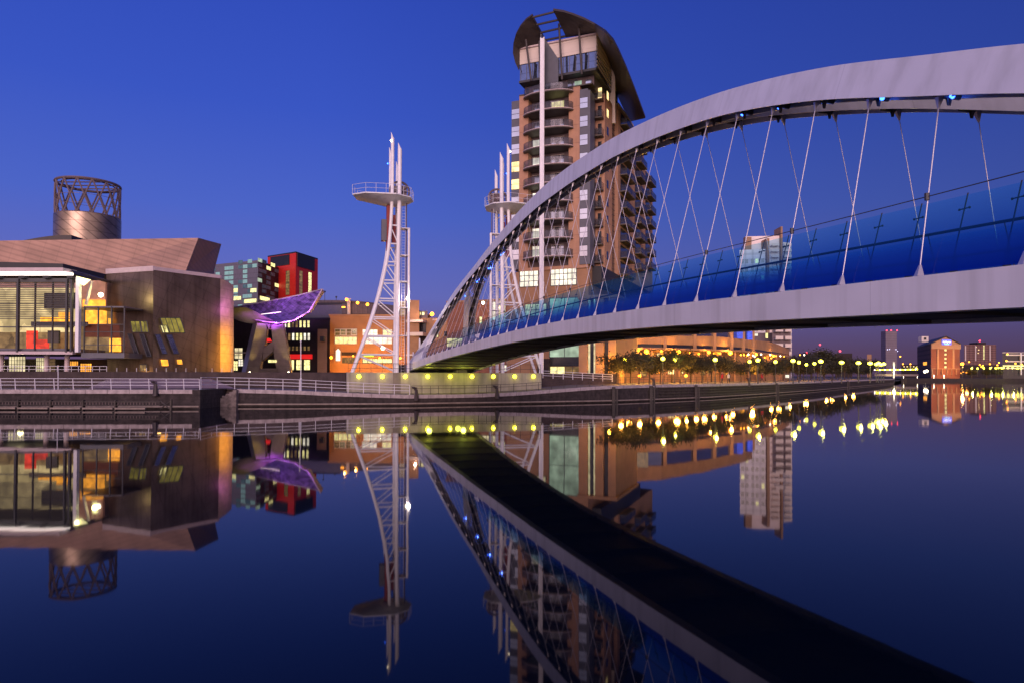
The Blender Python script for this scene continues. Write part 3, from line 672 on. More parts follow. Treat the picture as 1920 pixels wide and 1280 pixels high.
# glass strips: alternating panes and grey spandrels
def strip_glass(xa, xb, y0, ztop, zbot_, n, litset=()):
    T().box(xa, xb, y0, y0+3, zbot_, ztop).build('spandrel', M['panel'], tow)
    z = ztop-SP*.45; k = 0
    while z-SP*.58 > zbot_:
        f = T(); 
        for (a, b_) in ((z-SP*.60, z-SP*.60+.06), (z-SP*.30-.03, z-SP*.30+.03), (z-.06, z)): f.box(xa+.05, xb-.05, y0-.05, y0-.001, a, b_)
        fr2 = f.build('window', M['darksteel'], tow)
        T().box(xa+.06, xb-.06, y0-.03, y0-.002, z-SP*.60, z).build('pane', M['winwarm'] if k in litset else M['glasspale'], fr2)
        z -= SP; k += 1
strip_glass(X(958.5, .8), xL-.01, .8, Z(965, 190, .8), zb, 10, (3, 4))
strip_glass(x1087+.01, x1102, -.15, Z(1095, 168), zb, 10, ())
# bay windows behind the front balconies
for k, z in enumerate(zslab[:-1]):
    for (pa, pb, kind) in ((999, 1011, 'a'), (1034, 1044, 'b'), (1044.5, 1057, 'c')):
        xa, xb = X(pa, 1.5), X(pb, 1.5)
        mm = M['glasspale']
        if kind == 'a': mm = M['winwhite'] if k in (0, 1, 3, 5, 6) else M['glasspale']
        if kind == 'b' and k in (8,): mm = M['winyellow']
        if kind == 'c' and k in (8,): mm = M['winyellow']
        f = T().box(xa-.06, xb+.06, 1.44, 1.499, z+2.2, z+2.28).box((xa+xb)/2-.03, (xa+xb)/2+.03, 1.43, 1.498, z+.1, z+2.2).build('window', M['cream'], tow)
        T().box(xa, xb, 1.46, 1.497, z+.12, z+2.2).build('pane', mm, f)
# curved front balconies
xc = (x990+x1065)/2; hw = (x1065-x990)/2+.75; bow = 1.9
def arc(h, n=12, dy=0): return [(xc+hw*math.sin(-math.pi/2+math.pi*i/n)*h, -.02-(bow*math.cos(-math.pi/2+math.pi*i/n))*h+dy) for i in range(n+1)]
outline = [(x, y) for x, y in arc(1)]
inner = [(x1065-.05, 1.45), (x990+.05, 1.45)]
bal = T().prism([(xc-hw, .0)] and outline+[(x1065-.02, 0.0), (x1065-.02, 1.44), (x990+.02, 1.44), (x990+.02, 0.0)], zslab[0]-.22, zslab[0]).build('balcony', M['balcony'], tow)
rows = [[(x, y, z) for x, y in arc(.985)] for z in (zslab[0]+.12, zslab[0]+1.02)]
T().grid(rows).build('balcony_glass', M['balrail'], bal)
mb = T(); pts = [(x, y, zslab[0]+1.06) for x, y in arc(.985)]; mb.path(pts, .03, 5)
for i in range(0, 13, 1): mb.tube((pts[i][0], pts[i][1], zslab[0]), pts[i], .018, n=4)
mb.build('handrail', M['darksteel'], bal)
pts = [(x, y, zslab[0]-.03) for x, y in arc(1.01)]; T().path(pts, .07, 6).build('slab_edge', M['parapet'], bal)
def dupz(o, dz, k=1, parent=None):
    c = o.copy(); col.objects.link(c); c.parent = o.parent if parent is None else parent
    if parent is None: c.location = o.location+Vector((0, 0, dz))
    for ch in kids(o): dupz(ch, 0, parent=c)
    return c
for k in range(1, 10): dupz(bal, SP*k)
# right return: small bay, pier with front-facing wall, side faces
YS = 4.0
x1112, x1133 = ly(1111, 400, YS)[0], ly(1133.5, 400, YS)[0]
T().box(0, x1112, 2.2, 12, zb, Z(1106, 175, 2.2)).build('recess_wall', M['render'], tow)
T().box(-.01, .35, -.14, 2.2, zb, Z(1104, 170)).build('spandrel', M['panel'], tow)
yP = lx(1147.3, 400, x1133)[0]
zp4 = Z(1133, 176, YS)
T().box(x1112, x1133, YS, yP, zb, zp4).build('wall', M['brick'], tow)
sb0 = Z(1121, 493, YS)
sx0, sx1 = ly(1111.5, 400, YS-1.1)[0], ly(1128.5, 400, YS-1.1)[0]
b2 = T().box(sx0, sx1, YS-1.2, YS-.002, sb0-.2, sb0).build('balcony', M['balcony'], tow)
mb = T()
for i in range(9): u = sx0+.03+(sx1-sx0-.06)*i/8; mb.tube((u, YS-1.17, sb0), (u, YS-1.17, sb0+1.05), .02, n=4)
for i in range(1, 5): mb.tube((sx1-.03, YS-1.17+i*.28, sb0), (sx1-.03, YS-1.17+i*.28, sb0+1.05), .02, n=4)
mb.tube((sx0, YS-1.17, sb0+1.05), (sx1, YS-1.17, sb0+1.05), .03, n=5); mb.tube((sx1-.03, YS-1.17, sb0+1.05), (sx1-.03, YS-.01, sb0+1.05), .03, n=5)
mb.box(sx0+.05, sx1-.05, YS-1.19, YS-1.175, sb0+.12, sb0+.95)
mb.build('balcony_railing', M['balrail'], b2)
dr = T().box(sx0+.5, sx1-.35, YS-.05, YS-.003, sb0+.05, sb0+2.1).build('balcony_door', M['glassdark'], tow)
for k in range(1, 10):
    dupz(b2, SP*k); c = dupz(dr, SP*k)
    if k == 9: c.data = c.data.copy(); c.data.materials[0] = M['winwarm']
for k in range(10):                       # narrow windows on the pier side
    for px_, in ((1139,),):
        y_, _ = lx(px_, 400, x1133); z = sb0+SP*k+.7
        f = T().box(x1133+.001, x1133+.05, y_-.55, y_+.55, z-.06, z).build('window', M['darksteel'], tow)
        T().box(x1133+.002, x1133+.03, y_-.5, y_+.5, z, z+1.3).build('pane', M['winwarm'] if k in (8, 9) else M['glassdark'], f)
# dark glazed slot and tall pale stair core
yS1 = lx(1158, 400, x1133-.6)[0]
T().box(x1133-5, x1133-.6, yP+.002, yS1, zb, Z(1150, 128, yP)).build('stair_glazing', M['glassdark'], tow)
mb = T()
for k in range(60):
    z = zb+k*.9
    if z < Z(1150, 135, yP): mb.box(x1133-.598, x1133-.52, yP+.1, yS1-.1, z, z+.08)
mb.build('stair_glazing_bars', M['glassblue'], tow)
# side wings stepping down
def wing(pa, pb, ytop, xc_, zbase):
    ya, yb = lx(pa, 400, xc_)[0], lx(pb, 400, xc_)[0]; zt_ = lx(pa, ytop, xc_)[1]
    return ya, yb, zt_
W = []
for (pa, pb, ytop, dx, nb, firsty, mname) in ((1158.5, 1187, 196, 0, 11, 511, 'brick'), (1187.2, 1207, 262, .0, 9, 499, 'brick'), (1207.2, 1223.5, 318, .0, 7, 496, 'brick')):
    xw = x1133+dx; ya, yb, zt_ = wing(pa, pb, ytop, xw, zb)
    T().box(x1133-12, xw, ya, yb-.003, zb-.0, zt_).build('wall', M['brick'], tow)
    T().box(x1133-12, xw+.12, ya, yb-.003, zt_+.002, zt_+.3).build('parapet', M['parapet'], tow)
    bw = 1.25
    y0 = ya+(yb-ya)*.12; y1 = ya+(yb-ya)*.72
    z0 = lx((pa+pb)/2, firsty, xw+bw)[1]
    bb = T().box(xw+.002, xw+bw, y0, y1, z0-.22, z0).build('balcony', M['balcony'], tow)
    mb = T(); n = int((y1-y0)/.45)
    for i in range(n+1): v = y0+.03+(y1-y0-.06)*i/n; mb.tube((xw+bw-.04, v, z0), (xw+bw-.04, v, z0+1.05), .025, n=4)
    mb.tube((xw+bw-.04, y0, z0+1.05), (xw+bw-.04, y1, z0+1.05), .03, n=5); mb.box(xw+bw-.03, xw+bw-.015, y0, y1, z0+.1, z0+.95); mb.box(xw+.1, xw+bw, y0+.01, y0+.025, z0+.1, z0+.95)
    mb.build('balcony_railing', M['balrail'], bb)
    wdw = T().box(xw+.003, xw+.03, y0+.4, y1-.4, z0+.1, z0+2.2).build('balcony_window', M['glassdark'], tow)
    yn = ya+(yb-ya)*.86
    nw_ = T().box(xw+.003, xw+.03, yn-.5, yn+.5, z0+.8, z0+2.1).build('side_window', M['glassdark'], tow)
    for k in range(1, 16):
        if z0+SP*k+.8 > zt_: break
        dupz(bb, SP*k); dupz(wdw, SP*k); c = dupz(nw_, SP*k)
# penthouse crown
x1118 = X(1117.5)
zc0 = Z(1118, 132, 0); zc1 = Z(1118, 95); zc2 = Z(1118, 66)
T().box(xL+.3, x1118-.8, 1.6, 14, zbt+.0, zc0).build('penthouse_wall', M['render'], tow)
T().box(xL, x1118, -.2, 13, zc0-.0, zc0+.35).build('balcony_band', M['darksteel'], tow)
T().box(xL+.05, x1118-.03, .1, 12, zc0+.352, zc1).build('penthouse_glazing', M['glassblue'], tow)
mb = T()
for i in range(13): u = xL+.2+(x1118-xL-.4)*i/12; mb.box(u-.04, u+.04, .04, .098, zc0+.36, zc1)
mb.build('glazing_bars', M['panel'], tow)
T().box(xL+.05, x1118, 0, 9.5, zc1+.002, zc2).build('penthouse_cladding', M['cream'], tow)
T().box(xL-.2, x1118+.25, -.25, 12, zc2+.002, zc2+.25).build('cornice', M['parapet'], tow)
y1147 = lx(1147.5, 150, x1118+.1)[0]
T().box(x1118-4, x1118+.6, 9.5, y1147, zbt-3, lx(1130, 95, x1118)[1]).build('penthouse_cladding', M['cream'], tow)
mb = T()
for i in range(9): z = zc0+.8+i*.62; mb.box(x1118+.001, x1118+.06, .4, 9.3, z, z+.28)
mb.build('louvres', M['cream'], tow)
# glazing below the crown (set back terrace)
f = T().box(xL+.6, xL+1.0, 1.5, 1.58, zbt+.3, zc0-.3).build('window', M['darksteel'], tow)
for (pa, pb, mm) in ((1077, 1090, 'wingreen'), (1098, 1110, 'glasspale'), (1000, 1010, 'glasspale'), (1064, 1083, 'glasspale')):
    z_ = zc0-1.9 if pa != 1064 else zbt+.5
    fr2 = T().box(X(pa, 1.6)-.05, X(pb, 1.6)+.05, 1.5, 1.57, z_-.08, z_).build('window', M['darksteel'], tow)
    T().box(X(pa, 1.6), X(pb, 1.6), 1.52, 1.59, z_, z_+1.4).build('pane', M[mm], fr2)
mb = T()
pts = [(xL+.1, -.9, zbt+.25), (x990-1.0, -.9, zbt+.25)]
for (xa, xb, z_) in ((xL, x1118-.6, zc0-2.0),):
    mb.box(xa, xb, -.1, 1.6, z_, z_+.18)
mb.build('terrace_slab', M['balcony'], tow)
# grey fin and tall white pole in front of the crown
T().box(X(1018), X(1019)+.12, -1.4, 1.5, zbt, Z(1018, 72)).build('fin_wall', M['panel'], tow)
mb = T(); fa, fb = X(1019.5), X(1047)
mb.slab([(fa, -.25, Z(1019, 72)), (fb, -.25, Z(1046, 112)), (fb, -.25, Z(1046, 160)), (fa, -.25, Z(1019, 165))], (0, .2, 0)); mb.build('fin_wall', M['panel'], tow)
xp = X(1015.8, -2.1)
mb = T()
mb.tube((xp-.27, -2.1, 2.2), (xp-.27, -2.1, Z(1016, 71, -2.1)), .10, n=8); mb.tube((xp+.27, -2.1, 2.2), (xp+.27, -2.1, Z(1016, 71, -2.1)), .10, n=8)
mb.box(xp-.2, xp+.2, -2.1, -2.0, 2.2, Z(1016, 72, -2.1)); mb.build('mast', M['white2'], tow)
# struts carrying the roof
for (p0, p1) in (((996, 152), (986, 75)), ((1054, 150), (1048, 45)), ((1091, 140), (1085, 48)), ((1014, 150), (1011, 78))):
    xa, za = ly(p0[0], p0[1], -1.2); xb, zb_ = ly(p1[0], p1[1], -1.6)
    T().tube((xa, -1.2, za), (xb, -1.6, zb_), .17, n=8).build('roof_strut', M['roofdark'], tow)
for (p0, p1) in (((1075, 133), (1078, 104)), ((1097, 130), (1099, 101)), ((1001, 147), (1004, 118))):
    xa, za = ly(p0[0], p0[1], -.2); xb, zb_ = ly(p1[0], p1[1], -.2)
    T().tube((xa, -.2, za), (xb, -.2, zb_), .12, n=6).build('roof_strut', M['black'], tow)
# the dark curved roof: outer silhouette and inner edge, as a thick shell
def LP(px, py, y): x_, z_ = ly(px, py, y); return Vector((x_, y, z_))
def LQ(px, py, x): y_, z_ = lx(px, py, x); return Vector((x, y_, z_))
def shell(outer, inner, name):
    rows = [[o+(i_-o)*h+Vector((0, 0, -.0)) for h in (0, .33, .66, 1)] for o, i_ in zip(outer, inner)]
    n = Vector((0, .0, .38)); mb = T(); up = [[p+n+Vector((0, .15, 0)) for p in r] for r in rows]
    loop = [r+u[::-1]+[r[0]] for r, u in zip(rows, up)]
    mb.grid(loop, True); return mb.build(name, M['roofdark'], tow)
cr = zc2+.25
oL = [LP(973, 133, -.6), LP(966, 118, -1.2), LP(961.5, 100, -1.8), (LP(962.5, 82, -2.4)), LP(967, 66, -3), LP(975, 51, -3.5), LP(986, 38, -3.9), LP(997.5, 30, -4.2)]
iL = [LP(974, 130, .0), LP(974, 118, .0), LP(974, 105, 0), LP(975, 93, 0), LP(984, 90.5, 0), LP(995, 88.5, 0), LP(1008, 86, 0), LP(1021, 75, .2)]
shell(oL, iL, 'roof_shell')
oR = [LP(1037, 20, -4.6), LP(1056, 23, -4.6), LP(1075, 29, -4.4), LP(1095, 37, -4), LP(1115, 47.5, -3), LQ(1135, 61, 8), LQ(1150, 77, 7.4), LQ(1160, 96, 7), LQ(1173, 125, 6.6), LQ(1190, 168, 6.3), LQ(1210, 222, 6.0)]
iR = [LP(1062, 71, .1), LP(1075, 69, 0), LP(1090, 67, 0), LP(1105, 64.5, 0), LP(1117, 62.5, 0), LQ(1127, 84, x1118-.2), LQ(1136, 104, x1118-.2), LQ(1143, 120, x1118-.2), LQ(1147, 135, x1118-.4), LQ(1153, 170, x1118-.6), LQ(1180, 229, x1118-1)]
shell(oR, iR, 'roof_shell')
for (a, b_) in (((999, 33), (1039, 23)), ((1006, 47), (1046, 38)), ((1013, 62), (1053, 53)), ((1021, 76), (1062, 68))):
    k = -4.3+4.3*(a[1]-33)/43
    T().tube(LP(*a, k), LP(*b_, k), .16, n=6).build('roof_beam', M['roofdark'], tow)
# podium of the tower
PF = Face(960, 109, 1102, 103.6)
T().box(X(950), 0, .3, 22, 2.0, zb-.52).build('podium_wall', M['brick2'], tow)
T().box(0.002, x1133, 2.3, 30, Z(1120, 535, 3), zb-.003).build('podium_soffit', M['black'], tow)
for (xa, ya, xb, yb, c, r, mm) in ((975, 508, 1009.5, 537, 4, 3, 'winwhite'), (1033, 504, 1081, 534, 6, 3, 'winwhite'), (985, 571, 1025, 592, 4, 2, 'wincream'), (1031, 560, 1087, 669, 2, 2, 'wingreen')):
    u0, z1 = ly(xa, ya, .3); u1, z0 = ly(xb, yb, .3)
    mb = T()
    for i in range(c+1): u = u0+(u1-u0)*i/c; mb.box(u-.05, u+.05, .2, .299, z0, z1)
    for j in range(r+1): z = z0+(z1-z0)*j/r; mb.box(u0-.05, u1+.05, .19, .298, z-.05, z+.05)
    f = mb.build('window', M['darksteel'], tow); T().box(u0, u1, .24, .297, z0, z1).build('pane', M[mm], f)
u0, z1 = ly(1031, 669, .2); u1, z0 = ly(1087, 686, .2); T().box(u0, u1, .1, .295, z0, z1).build('spandrel', M['glassdark'], tow)
for (pa, pb, mm) in ((1031, 1044, 'winyellow'), (1045, 1058, 'winyellow'), (1060, 1073, 'windim'), (1074, 1086, 'windim')):
    u0, z1 = ly(pa, 687, .2); u1, z0 = ly(pb, 705, .2); f = T().box(u0-.06, u0, .1, .298, z0, z1).build('window', M['darksteel'], tow); T().box(u0, u1, .2, .297, z0, z1).build('pane', M[mm], f)
u0 = X(1009, -.5); u1 = X(1030, -.5); T().box(u0, u1, -.6, .29, 2, Z(1020, 672, -.5)).build('porch', M['brickdark'], tow)
# brick piers with light slots to the right of the podium glazing
sx = [(1088, 1104, 'b'), (1104, 1107.5, 'l'), (1107.5, 1114, 'd'), (1114, 1118.5, 'l'), (1118.5, 1134, 'b'), (1134, 1143, 'd'), (1143, 1157, 'b')]
zr_ = Z(1120, 560)
for (a, b_, k) in sx:
    mm = {'b': M['brick2'], 'd': M['glassdark'], 'l': M['wincream']}[k]
    xa, xb = X(a, .2), X(b_, .2); y_ = -.4 if k == 'b' else .1
    T().box(xa, xb-.003, y_, 14, 2.0, zr_).build({'b': 'podium_pier', 'd': 'stair_glazing', 'l': 'lit_slot'}[k], mm, tow)
T().box(X(1088)-.2, X(1157)+.2, -.6, 14.2, zr_+.002, zr_+.5).build('cornice', M['brick2'], tow)
bulb(tuple(TM @ Vector((X(1098), -2.0, 2.9))), 420, (1, .62, .08), .2, parent=tow)
bulb(tuple(TM @ Vector((X(1131), -2.4, 2.9))), 300, (1, .42, .05), .2, parent=tow)
bulb(tuple(TM @ Vector((X(1151), -2.2, 5.0))), 800, (1, .45, .03), .3, parent=tow)
for (pa, pz, y_) in ((1091, 707, -.9), (1131, 707, -2.2)):
    q = TM @ Vector((X(pa, y_), y_, 2.95)); MB().sphere(q, .2, 10, 6).build('bulkhead_lamp', M['lampamber'], tow)

# ---------------- arts centre on the left
arts = thing('arts_centre', 'sprawling steel-clad arts centre with lattice drum and lit glass foyer', 'arts centre', (gx(160, 95), 95, PZ))
g0 = PZ
# big mauve clad roof volume
def slabY(pts, Y, depth, m, name, parent, Ys=None):
    P = [at(a, b, (Ys[i] if Ys else Y)) for i, (a, b) in enumerate(pts)]
    mb = MB().slab(P, (0, depth, 0)); return mb.build(name, m, parent)
A1 = [at(-260, 455, 104), at(372, 446.5, 112), at(349, 506, 111), at(340, 640, 111), at(-260, 640, 104)]
B1 = [at(372, 446.5, 112), at(415, 458, 128), at(402, 506, 126.5), at(395, 640, 126), at(340, 640, 111), at(349, 506, 111)]
mb = MB(); mb.add(A1, [(0, 1, 2, 3, 4)]); mb.add(B1, [(0, 1, 2, 3, 4, 5)])
back_ = [Vector((p.x/p.y*1.03*(p.y+42), p.y+42, p.z)) for p in (A1[0], B1[0], B1[1])]
mb.add([A1[0], B1[0], B1[1]]+[back_[0], back_[1], back_[2]], [(0, 1, 4, 3), (1, 2, 5, 4)])
mb.add([B1[1], B1[2], B1[3], back_[2], Vector((B1[3].x/B1[3].y*1.03*(B1[3].y+42), B1[3].y+42, B1[3].z))], [(0, 1, 2, 4, 3)])
mb.build('upper_roof', M['steelroof'], arts)
# small curved roof behind
mb = MB(); rows = []
for i in range(13):
    x = 38+i*8; y = 452-11*math.sin(math.pi*min(1, i/11)*.5)
    rows.append([at(x, y, 135), at(x, y, 135)+Vector((0, 22, 0)), at(x, y, 135)+Vector((0, 22, -1.0)), at(x, y, 135)+Vector((0, 0, -1.0)), at(x, y, 135)])
mb.grid(rows, True).build('curved_roof', M['roofdark'], arts)
# drum with lattice crown
dc = Vector((gx(161.5, 165), 165, 0)); rD = 7.05
zD1 = zpx(160, 409, 165); zD2 = zpx(160, 347, 165)
N = 48
def ringp(r, z, n=N): return [(dc.x+r*math.cos(2*math.pi*i/n), dc.y+r*math.sin(2*math.pi*i/n), z) for i in range(n+1)]
MB().grid([ringp(rD, 20), ringp(rD, zD1), ringp(rD-.5, zD1), ringp(rD-.5, 20)]).build('drum', M['steeldrum'], arts, smooth=True)
for r_, z_, k_ in ((rD-.25, zD2, .3), (rD-1.5, zD2-.1, .14), (rD-.25, zD1+.1, .15)): MB().curve(ringp(r_, z_), k_, 6).build('crown_ring', M['lattice'], arts)
mb = MB(); NL = 14
for i in range(NL):
    for sgn in (1, -1):
        a0 = 2*math.pi*i/NL; a1 = a0+sgn*2*math.pi/NL
        pts = [(dc.x+(rD-.25)*math.cos(a0+(a1-a0)*k/4), dc.y+(rD-.25)*math.sin(a0+(a1-a0)*k/4), zD1+(zD2-zD1)*k/4) for k in range(5)]
        mb.path(pts, .19, 6)
for k in range(5):
    v = -6+3*k; h = math.sqrt(max(0, (rD-.6)**2-v*v)); mb.tube((dc.x-h, dc.y+v, zD2-.15), (dc.x+h, dc.y+v, zD2-.15), .16, n=5)
for z in (zD1+2.3, zD1+4.4): mb.curve(ringp(rD-.3, z), .05, 4)
mb.build('lattice_crown', M['lattice'], arts)
q = dc+Vector((-3.5, -rD-4, zD1-8)); bulb(tuple(q), 900, (1, .62, .28), .4, parent=arts)
# glass foyer pavilion
FP = Face(-330, 82, 140, 81.2)
z_top = zpx(60, 527, 81.5); z_slab = zpx(60, 661, 81.5)
mbx = MB(); mbx.slab([FP.P(0, z_slab), FP.P(FP.L, z_slab), FP.P(FP.L, z_slab+.5), FP.P(0, z_slab+.5)], -FP.n*18); mbx.build('floor_slab', M['panel'], arts)
mb = MB(); FP.slab(mb, 0, FP.L-.3, z_slab+.5, z_top, -7.5, -7.0); mb.build('foyer_back_wall', lit('foyer_glow', (1, .74, .34), .72, .45, .35), arts)
# things inside the foyer
def inner(px0, y0, px1, y1, mm, name, d=-5.0, th=.3):
    mb = MB(); FP.px(mb, px0, y0, px1, y1, d, d+th); return mb.build(name, M[mm], arts)
inner(30, 540, 92, 572, 'glassdark', 'foyer_balcony'); inner(10, 598, 120, 607, 'panel', 'gallery_floor', -4.5); inner(37, 576, 60, 596, 'winorange', 'orange_panel', -6.8, .1); inner(0, 586, 36, 596, 'winorange', 'orange_panel', -6.8, .1)
inner(4, 616, 26, 655, 'winred', 'red_panel', -4, .1); inner(26, 633, 48, 656, 'winred', 'red_panel', -4, .1)
inner(48, 616, 70, 640, 'glassdark', 'dark_panel', -4); inner(92, 616, 100, 642, 'winyellow', 'lit_doorway', -6, .1); inner(72, 575, 120, 596, 'redpart', 'brown_panel', -6.9)
inner(-330, 616, 130, 656, 'windim', 'lower_room', -7.0, .2)
# glazing bars, louvres, mullions
mb = MB()
for px_ in (-260, -200, -140, -80, -20, 33, 67, 100, 128): FP.px(mb, px_-.9, 524, px_+.9, 657, .0, .2)
for px_ in (39, 130, 139): FP.px(mb, px_-1.6, 524, px_+1.6, 660, .25, .6)
mb.build('mullions', M['darksteel'], arts)
mb = MB()
for y_ in (570, 613, 657): FP.px(mb, -330, y_-1, 139, y_+1, -.02, .12)
FP.px(mb, -330, 523, 141, 530, -.1, .4)
mb.build('transoms', M['darksteel'], arts)
mb = MB(); y_ = 533.0
while y_ < 600: FP.px(mb, -330, y_, 139, y_+1.1, .3, .5); y_ += 3.4
mb.build('louvres', M['darksteel'], arts)
mb = MB(); FP.px(mb, -330, 658, 141, 663.5, -.1, .5); mb.build('sill_beam', M['parapet'], arts)
mb = MB(); FP.px(mb, -330, 505.5, 133, 512, -1, 1.4); mb.build('fascia', M['parapet'], arts)
mb = MB(); FP.px(mb, -330, 513, 140, 517.5, .2, 1.0); mb.build('light_strip', M['tubewhite'], arts)
for i in range(10):
    px_ = -270+i*45; mb = MB(); FP.px(mb, px_, 518.8, px_+10, 524, 0, .9); mb.build('beam_end', M['black'], arts)
mb = MB(); mb.slab([at(-260, 484, 86), at(118, 494.5, 86), at(118, 507, 86), at(-260, 507, 86)], (0, 12, 0)); mb.build('dark_roof', M['black'], arts)
# canopy roof wedge to the right
mb = MB(); mb.slab([at(132, 506, 80.6), at(197, 525, 86), at(197, 529, 86), at(140, 514, 80.6)], (0, 3, 0)); mb.build('canopy_roof', M['roofdark'], arts)
mb = MB(); p = at(147, 530, 80.4); z0_ = at(147, 660, 80.4).z; mb.box(p.x-.2, p.x+.2, 80.2, 80.7, z0_, p.z+.6); mb.build('white_column', M['white2'], arts)
mb = MB(); mb.tube(at(172, 527, 82), at(161, 572, 82), .18); mb.build('raking_column', M['parapet'], arts)
q = at(155, 524, 80.9); MB().slab([at(143, 518, 80.2), at(168, 524, 80.2), at(155, 535, 80.2), at(144, 528, 80.2)], (0, .3, 0)).build('floodlight', glow('foyer_flood', (1, .95, .45), 1.6), arts)
bulb((q.x+.2, q.y-.8, q.z-.3), 50, (1, .92, .4), .3, parent=arts)
q = at(189, 553, 82.6); MB().sphere(q, .28, 10, 6).build('floodlight', M['lampwhite'], arts); bulb((q.x, q.y-.7, q.z), 160, (1, .95, .35), .3, parent=arts)
# orange room above and the glazed box
def slabpx(x0, y0, x1, y1, Y, d, mm, name):
    a, b_ = at(x0, y0, Y), at(x1, y1, Y); mb = MB().box(a.x, b_.x, Y, Y+d, b_.z, a.z); return mb.build(name, M[mm] if isinstance(mm, str) else mm, arts)
slabpx(151, 526, 197, 576, 86.2, .4, mat('pink_wall', (.8, .42, .30), .8), 'upper_room_wall')
slabpx(155, 562, 197, 575, 86.0, .1, 'winorange', 'orange_panel')
slabpx(152, 575, 233, 661, 87, .4, 'windim', 'box_back_wall')
slabpx(160, 582, 199, 608, 86.6, .1, 'winorange', 'orange_panel'); slabpx(203, 597, 209, 608, 86.6, .1, 'winorange', 'orange_panel')
slabpx(157, 608, 233, 632, 86.5, .2, mat('brown_upstand', (.22, .06, .03), .6), 'balcony_front'); slabpx(205, 634, 231, 659, 86.4, .1, 'winorange', 'orange_panel')
slabpx(152, 661, 233, 671, 80.8, 6.5, 'panel', 'floor_slab')
slabpx(157, 574, 234, 577, 80.8, 6, 'panel', 'box_roof')
mb = MB(); 
for px_ in (158, 184, 209, 233): p = at(px_, 575, 80.8); q = at(px_, 661, 80.8); mb.box(p.x-.06, p.x+.06, 80.8, 80.95, q.z, p.z)
for y_ in (608, 622, 646): a = at(157, y_, 80.8); b_ = at(233, y_, 80.8); mb.box(a.x, b_.x, 80.81, 80.9, a.z-.04, a.z+.04)
mb.build('glazing_bars', M['darksteel'], arts)
# ground floor under the foyer
slabpx(-330, 671, 232, 700, 90, .3, 'brickdark', 'ground_wall')
for (x0, y0, x1, y1, mm) in ((17, 668, 48, 697, 'wincream'), (68, 670, 88, 697, 'wincream'), (90, 672, 104, 697, 'windim'), (151, 681, 172, 697, 'winorange'), (128, 677, 147, 685, 'winorange'), (-60, 668, 0, 697, 'wincream'), (-160, 668, -90, 697, 'windim')):
    FG = Face(x0, 88.5, x1, 88.5); fwin(FG, x0, y0, x1, y1, arts, M[mm], 6, 4, fw=.05)
mb = MB()
for px_ in (-150, -60, 3, 88, 126): p = at(px_, 668, 83); mb.tube((p.x, 83, PZ), (p.x, 83, z_slab), .28, n=10)
mb.build('ground_columns', M['parapet'], arts)
bulb(tuple(at(40, 685, 86.5)), 60, (1, .85, .4), .3, parent=arts)
# steel clad block: two leaning faces, warm end face
def quad(pts, m, name, thick=(0, .5, 0), parent=arts):
    rows = []
    n = 8
    a, b_, c, d = [Vector(p) for p in pts]      # top-left, top-right, bottom-right, bottom-left
    for j in range(n+1):
        k = j/n; L_ = a+(d-a)*k; R_ = b_+(c-b_)*k; rows.append([L_+(R_-L_)*i/8 for i in range(9)])
    mb = MB().grid(rows); mb.v = [p for p in mb.v]; return mb
yb_ = 702
def wallquad(x0t, y0t, Y0, x1t, y1t, Y1, x0b=None, x1b=None):
    a = at(x0t, y0t, Y0); b_ = at(x1t, y1t, Y1); c = at(x1b or x1t, yb_, Y1); d = at(x0b or x0t, yb_, Y0); c.z = g0; d.z = g0; return [a, b_, c, d]
c1 = wallquad(199, 511, 87.5, 287, 506, 84, 201); c2 = wallquad(287, 506, 84, 413, 521, 92); c3 = wallquad(412.6, 521, 92.02, 438, 536, 96)
mb = quad(c1, None, None); mb.build('steel_wall', M['steel'], arts)
mb = quad(c2, None, None); mb.build('steel_wall', M['steel'], arts)
mb = MB(); rows = []
for j in range(9):
    k = j/8; a = c3[0]+(c3[3]-c3[0])*k; b_ = c3[1]+(c3[2]-c3[1])*k
    rows.append([a+(b_-a)*i/6+Vector((.25, -.5, 0))*math.sin(math.pi*i/6) for i in range(7)])
mb.grid(rows).build('curved_end_wall', mat('end_wall_steel', (.55, .42, .30), .55, metal=.3, noise=.15, diag=[(0, 0, 1, 1.25, .1, .8)]), arts, smooth=True)
top3 = [c1[0], c1[1], c2[1], c3[1]]; bk = [Vector((p.x/p.y*1.02*112, 112, p.z)) for p in (c3[1], c1[0])]
MB().add(top3+bk, [(0, 1, 2, 3, 4, 5)]).build('block_roof', M['roofdark'], arts)
MB().add([c3[1], c3[2], Vector((c3[2].x/c3[2].y*1.02*112, 112, g0)), Vector((c3[1].x/c3[1].y*1.02*112, 112, c3[1].z))], [(0, 1, 2, 3)]).build('steel_wall', M['steel'], arts)
for (a, b_, hgt) in ((at(198, 504.5, 87.4), at(287, 498.5, 83.9), .62), (at(287, 499.5, 83.92), at(413, 516, 91.9), .45)):
    MB().slab([a, b_, b_-Vector((0, 0, hgt)), a-Vector((0, 0, hgt))], (0, .5, 0)).build('parapet', M['parapet'], arts)
